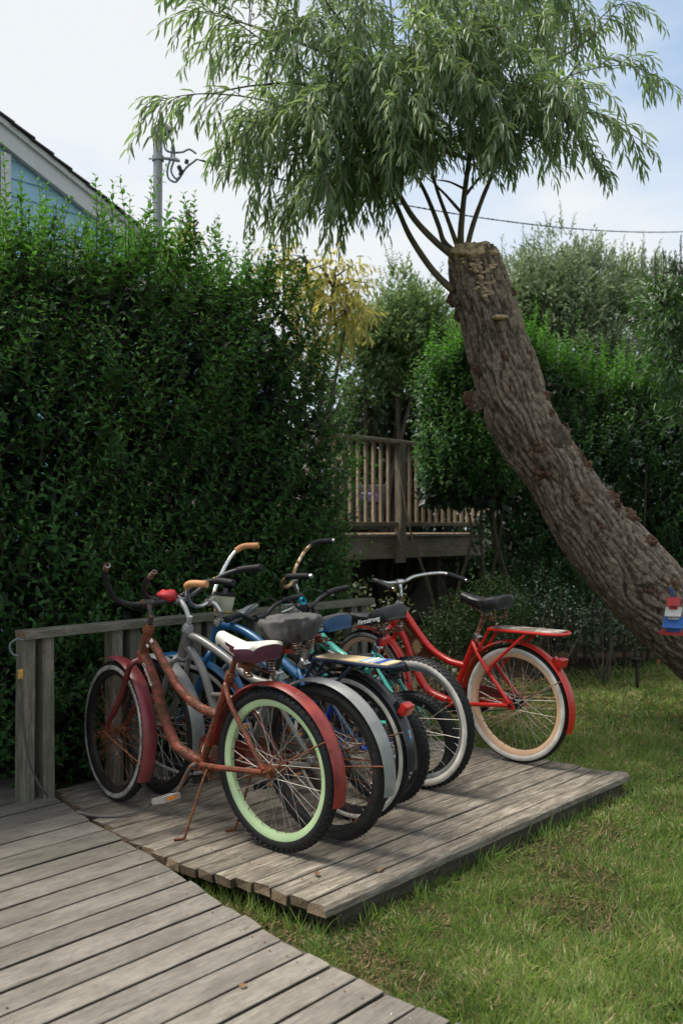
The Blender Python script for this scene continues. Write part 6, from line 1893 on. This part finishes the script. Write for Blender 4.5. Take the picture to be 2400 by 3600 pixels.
# --- 7 bright red step-through cruiser
M_redb = plain('bright_red_enamel', (0.50, 0.016, 0.010), 0.3, var=0.12, scale=6, coat=0.35)
M_redfd = plain('bright_red_fender', (0.50, 0.028, 0.014), 0.35, var=0.12, scale=8, coat=0.2)
M_peach = plain('peach_rim', (0.72, 0.47, 0.30), 0.45, var=0.06, scale=8)
M_brownp = plain('brown_printed_plate', (0.075, 0.024, 0.010), 0.5, var=0.3, scale=20)
M_gold = plain('tan_flower_print', (0.33, 0.215, 0.11), 0.6, var=0.15)
M_rackw = plain('worn_grey_board', (0.17, 0.13, 0.10), 0.6, var=0.3, scale=18, dirt=(0.55, 0.50, 0.45), dirt_amt=0.45)
def red_extra(root, c, S, BM, SM, fo, so):
    k = MB(); o_ = [(0.835, 0.79), (0.78, 0.765), (0.70, 0.68), (0.61, 0.595), (0.57, 0.56), (0.63, 0.50), (0.715, 0.50), (0.765, 0.60), (0.83, 0.72)]
    n_ = len(o_); k.add([xz(p, 0.003) for p in o_] + [xz(p, -0.003) for p in o_], [tuple(range(n_)), tuple(range(2 * n_ - 1, n_ - 1, -1))] + [(i, (i + 1) % n_, n_ + (i + 1) % n_, n_ + i) for i in range(n_)])
    po = k.build('tank_plate', M_brownp, root, smooth=False)
    k = MB(); vs = [xz((0.70, 0.60), 0.0045)]; m_ = 30
    for i in range(m_):
        a = 2 * math.pi * i / m_; rr = (0.046 if i % 2 else 0.028) * (1 + 0.35 * mnoise.noise(Vector((i * 1.7, 2, 0))))
        vs.append(xz((0.70 + rr * 0.95 * math.cos(a), 0.60 + rr * 1.3 * math.sin(a)), 0.0045))
    k.add(vs, [(0, 1 + (i + 1) % m_, 1 + i) for i in range(m_)]); k.build('flower_print', M_gold, po, smooth=False)
    put_text('Rusano', 0.034, (0.775, 0.0045, 0.705), (-0.6, 0, -0.62), (0, 1, 0), M_gold, po, 0.4, name='plate_lettering')
red = make_bike(dict(BASE, label='bright red step-through cruiser bicycle with rear rack and peach rims, farthest right',
    loc=(1.00, 5.40), head=137.0, lean=3.2, steer=-3, tubes=STEP, frame_mat=M_redb, stem_mat=M_chrome, headset_mat=M_chrome, clamp=(0.83, 0.99),
    bar=barpath(0.334, 0.25, 0.0, 0.035), bar_mat=M_chrome, grip=M_rub, grip_cap=M_chrome,
    rw=wheel(0.335, 0.027, M_peach, 'street', M_rub, M_ww, 58, 122, rim_w=0.020, rim_d=0.024, hub=M_black, nipple=M_rust), fw=wheel(0.335, 0.027, M_peach, 'street', M_rub, M_wwg, 62, 118, rim_w=0.019, rim_d=0.026),
    fender=dict(rmat=M_redfd, fmat=M_redb, w=0.070, ra0=8, ra1=200, rstay=152, fa0=75, fa1=222, stay=M_rchrome),
    saddle=dict(pos=(0.19, 0.925), tilt=0, top=M_blackm, side=M_blackm, springs=True, drop=0.075, wid=0.25), post_ext=0.36,
    rack=dict(mat=M_redb, board=M_rackw, z=0.755, x=(0.14, -0.33), hw=0.068), taillight=(138, 0), tl_mat=M_redfd, crank=15, crank_mat=M_black, guard=rusty('dusty_red_guard', (0.22, 0.035, 0.032), 0.1, 0.5), pedal_mat=M_black, chain_mat=M_black, extra=red_extra))

# ================================================================== small things round the bicycles
# cream tumbler holder hooked on the bars
cp = at(786, 2128, 4.92)
cup = empty('cup_holder', cp, (0, R_(6), 0))
tag(cup, 'cream cup holder with black rim and yellow band hooked on the handlebars', 'cup holder')
mb = MB(); mb.lathe([(0.040, -0.058), (0.043, -0.055), (0.056, 0.055)], 32, 0, Matrix.Rotation(R_(90), 4, 'X')); mb.v = [(x, y, z) for x, y, z in mb.v]
mb.build('body', plain('cream_enamel', (0.52, 0.52, 0.38), 0.45, var=0.08, scale=20), cup)
for (z, h, rr, m_) in ((0.058, 0.014, 0.058, M_black), (-0.030, 0.008, 0.0468, plain('yellow_band', (0.55, 0.36, 0.07), 0.5)), (-0.036, 0.003, 0.0464, M_black), (-0.066, 0.022, 0.041, M_black)):
    mb = MB(); mb.lathe([(rr - 0.006, -h / 2), (rr, -h / 2), (rr + 0.001, h / 2), (rr - 0.006, h / 2)], 32, 0, Matrix.Translation((0, 0, z)) @ Matrix.Rotation(R_(90), 4, 'X'), closed=True); mb.build('band', m_, cup)
mb = MB(); mb.lathe([(0.0001, 0), (0.041, 0)], 24, 0, Matrix.Translation((0, 0, -0.06)) @ Matrix.Rotation(R_(90), 4, 'X')); mb.tube([(0, 0.0, 0.03), (0.0, 0.02, 0.085)], 0.014, 10); mb.build('hook', M_black, cup)
# grey lettered tube resting across the bars
ga, gb = at(800, 2188, 5.10), at(903, 2128, 5.25)
mid = (ga + gb) / 2; d = gb - ga
mb = MB(); mb.tube([-d / 2, -d * 0.1, d * 0.25, d / 2], [0.024, 0.026, 0.023, 0.013], 14)
gt = mb.build('padded_tube', M_greyfork, None, loc=mid)
tag(gt, 'grey plastic tube with black lettering resting across the handlebars', 'tube')
put_text('OC', 0.036, -d * 0.22 + Vector((0.004, -0.0262, 0.004)), d, (0.1, -1, 0.1), M_black, gt, 0.2, bold=0.002)
# steel lock cable, padlock and hook on the first post
pl = empty('lock_cable', FP0)
tag(pl, 'grey steel lock cable hanging from the left post with a brass padlock', 'lock')
def fpt(x, y, dd): return at(x, y, dd) - FP0
mb = MB(); mb.tube(catmull([fpt(82, 2250, 4.45), fpt(60, 2247, 4.43), fpt(38, 2262, 4.42), fpt(37, 2285, 4.42), fpt(52, 2303, 4.43), fpt(80, 2306, 4.45)], 6), 0.0045, 8); mb.build('hook', M_wire, pl)
mb = MB(); mb.tube(catmull([fpt(72, 2300, 4.43), fpt(70, 2360, 4.43), fpt(78, 2450, 4.43), fpt(85, 2560, 4.44), fpt(105, 2680, 4.45), fpt(140, 2760, 4.47), fpt(170, 2800, 4.50)], 8), 0.006, 8); mb.build('cable', plain('dark_cable_sleeve', (0.07, 0.066, 0.06), 0.6), pl)
mb = MB(); rounded_box(mb, tuple(fpt(75, 2370, 4.42)), (0.028, 0.02, 0.046), 0.004); mb.build('padlock', plain('brass', (0.45, 0.27, 0.08), 0.45, metal=0.7, var=0.3), pl)
pts = [ground(270, 2852, 0.03), ground(330, 2868, 0.008), ground(420, 2868, 0.008), ground(500, 2848, 0.012), ground(570, 2805, 0.04)]
e = rust.matrix_basis @ Vector((0.47, 0.06, 0.25))
pts += [Vector((pts[-1].x * .5 + e.x * .5, pts[-1].y * .5 + e.y * .5, 0.13)), e]
mb = MB(); mb.tube(catmull(pts, 8), 0.0058, 8)
tag(mb.build('bicycle_cable', plain('grey_cable_sleeve', (0.13, 0.122, 0.108), 0.5, var=0.25), None), 'grey lock cable curling over the planks to the rust-red bicycle', 'cable')
# dry leaves and pebbles
M_dleaf = leafmat('fallen_leaf', (0.10, 0.05, 0.02), (0.20, 0.11, 0.05), (0.34, 0.24, 0.12), rough=0.8, trans=0.1)
for (x, y, z, lab) in ((1118, 3080, 0.006, 'small curled brown leaf on the platform near its front corner'), (1330, 3066, 0.006, 'pale brown leaf scrap on the outer platform plank'), (855, 3475, 0.016, 'tiny pale leaf chip on the boardwalk near the bottom edge'), (240, 2776, 0.01, 'pinkish fallen leaf beside the second railing post')):
    F = Foliage(); p = ground(x, y, z)
    F.add(Vector((0, 0, 0)), Vector((0.8, 0.3, 0.15)), Vector((0, 0, 1)), 0.05 if y > 3000 and y < 3400 else 0.03, 0.026, random.random())
    o = F.build('fallen_leaf', M_dleaf, None, kind=None); o.location = p; o.rotation_euler = (0, 0, random.uniform(0, 6))
    tag(o, lab, 'leaf')
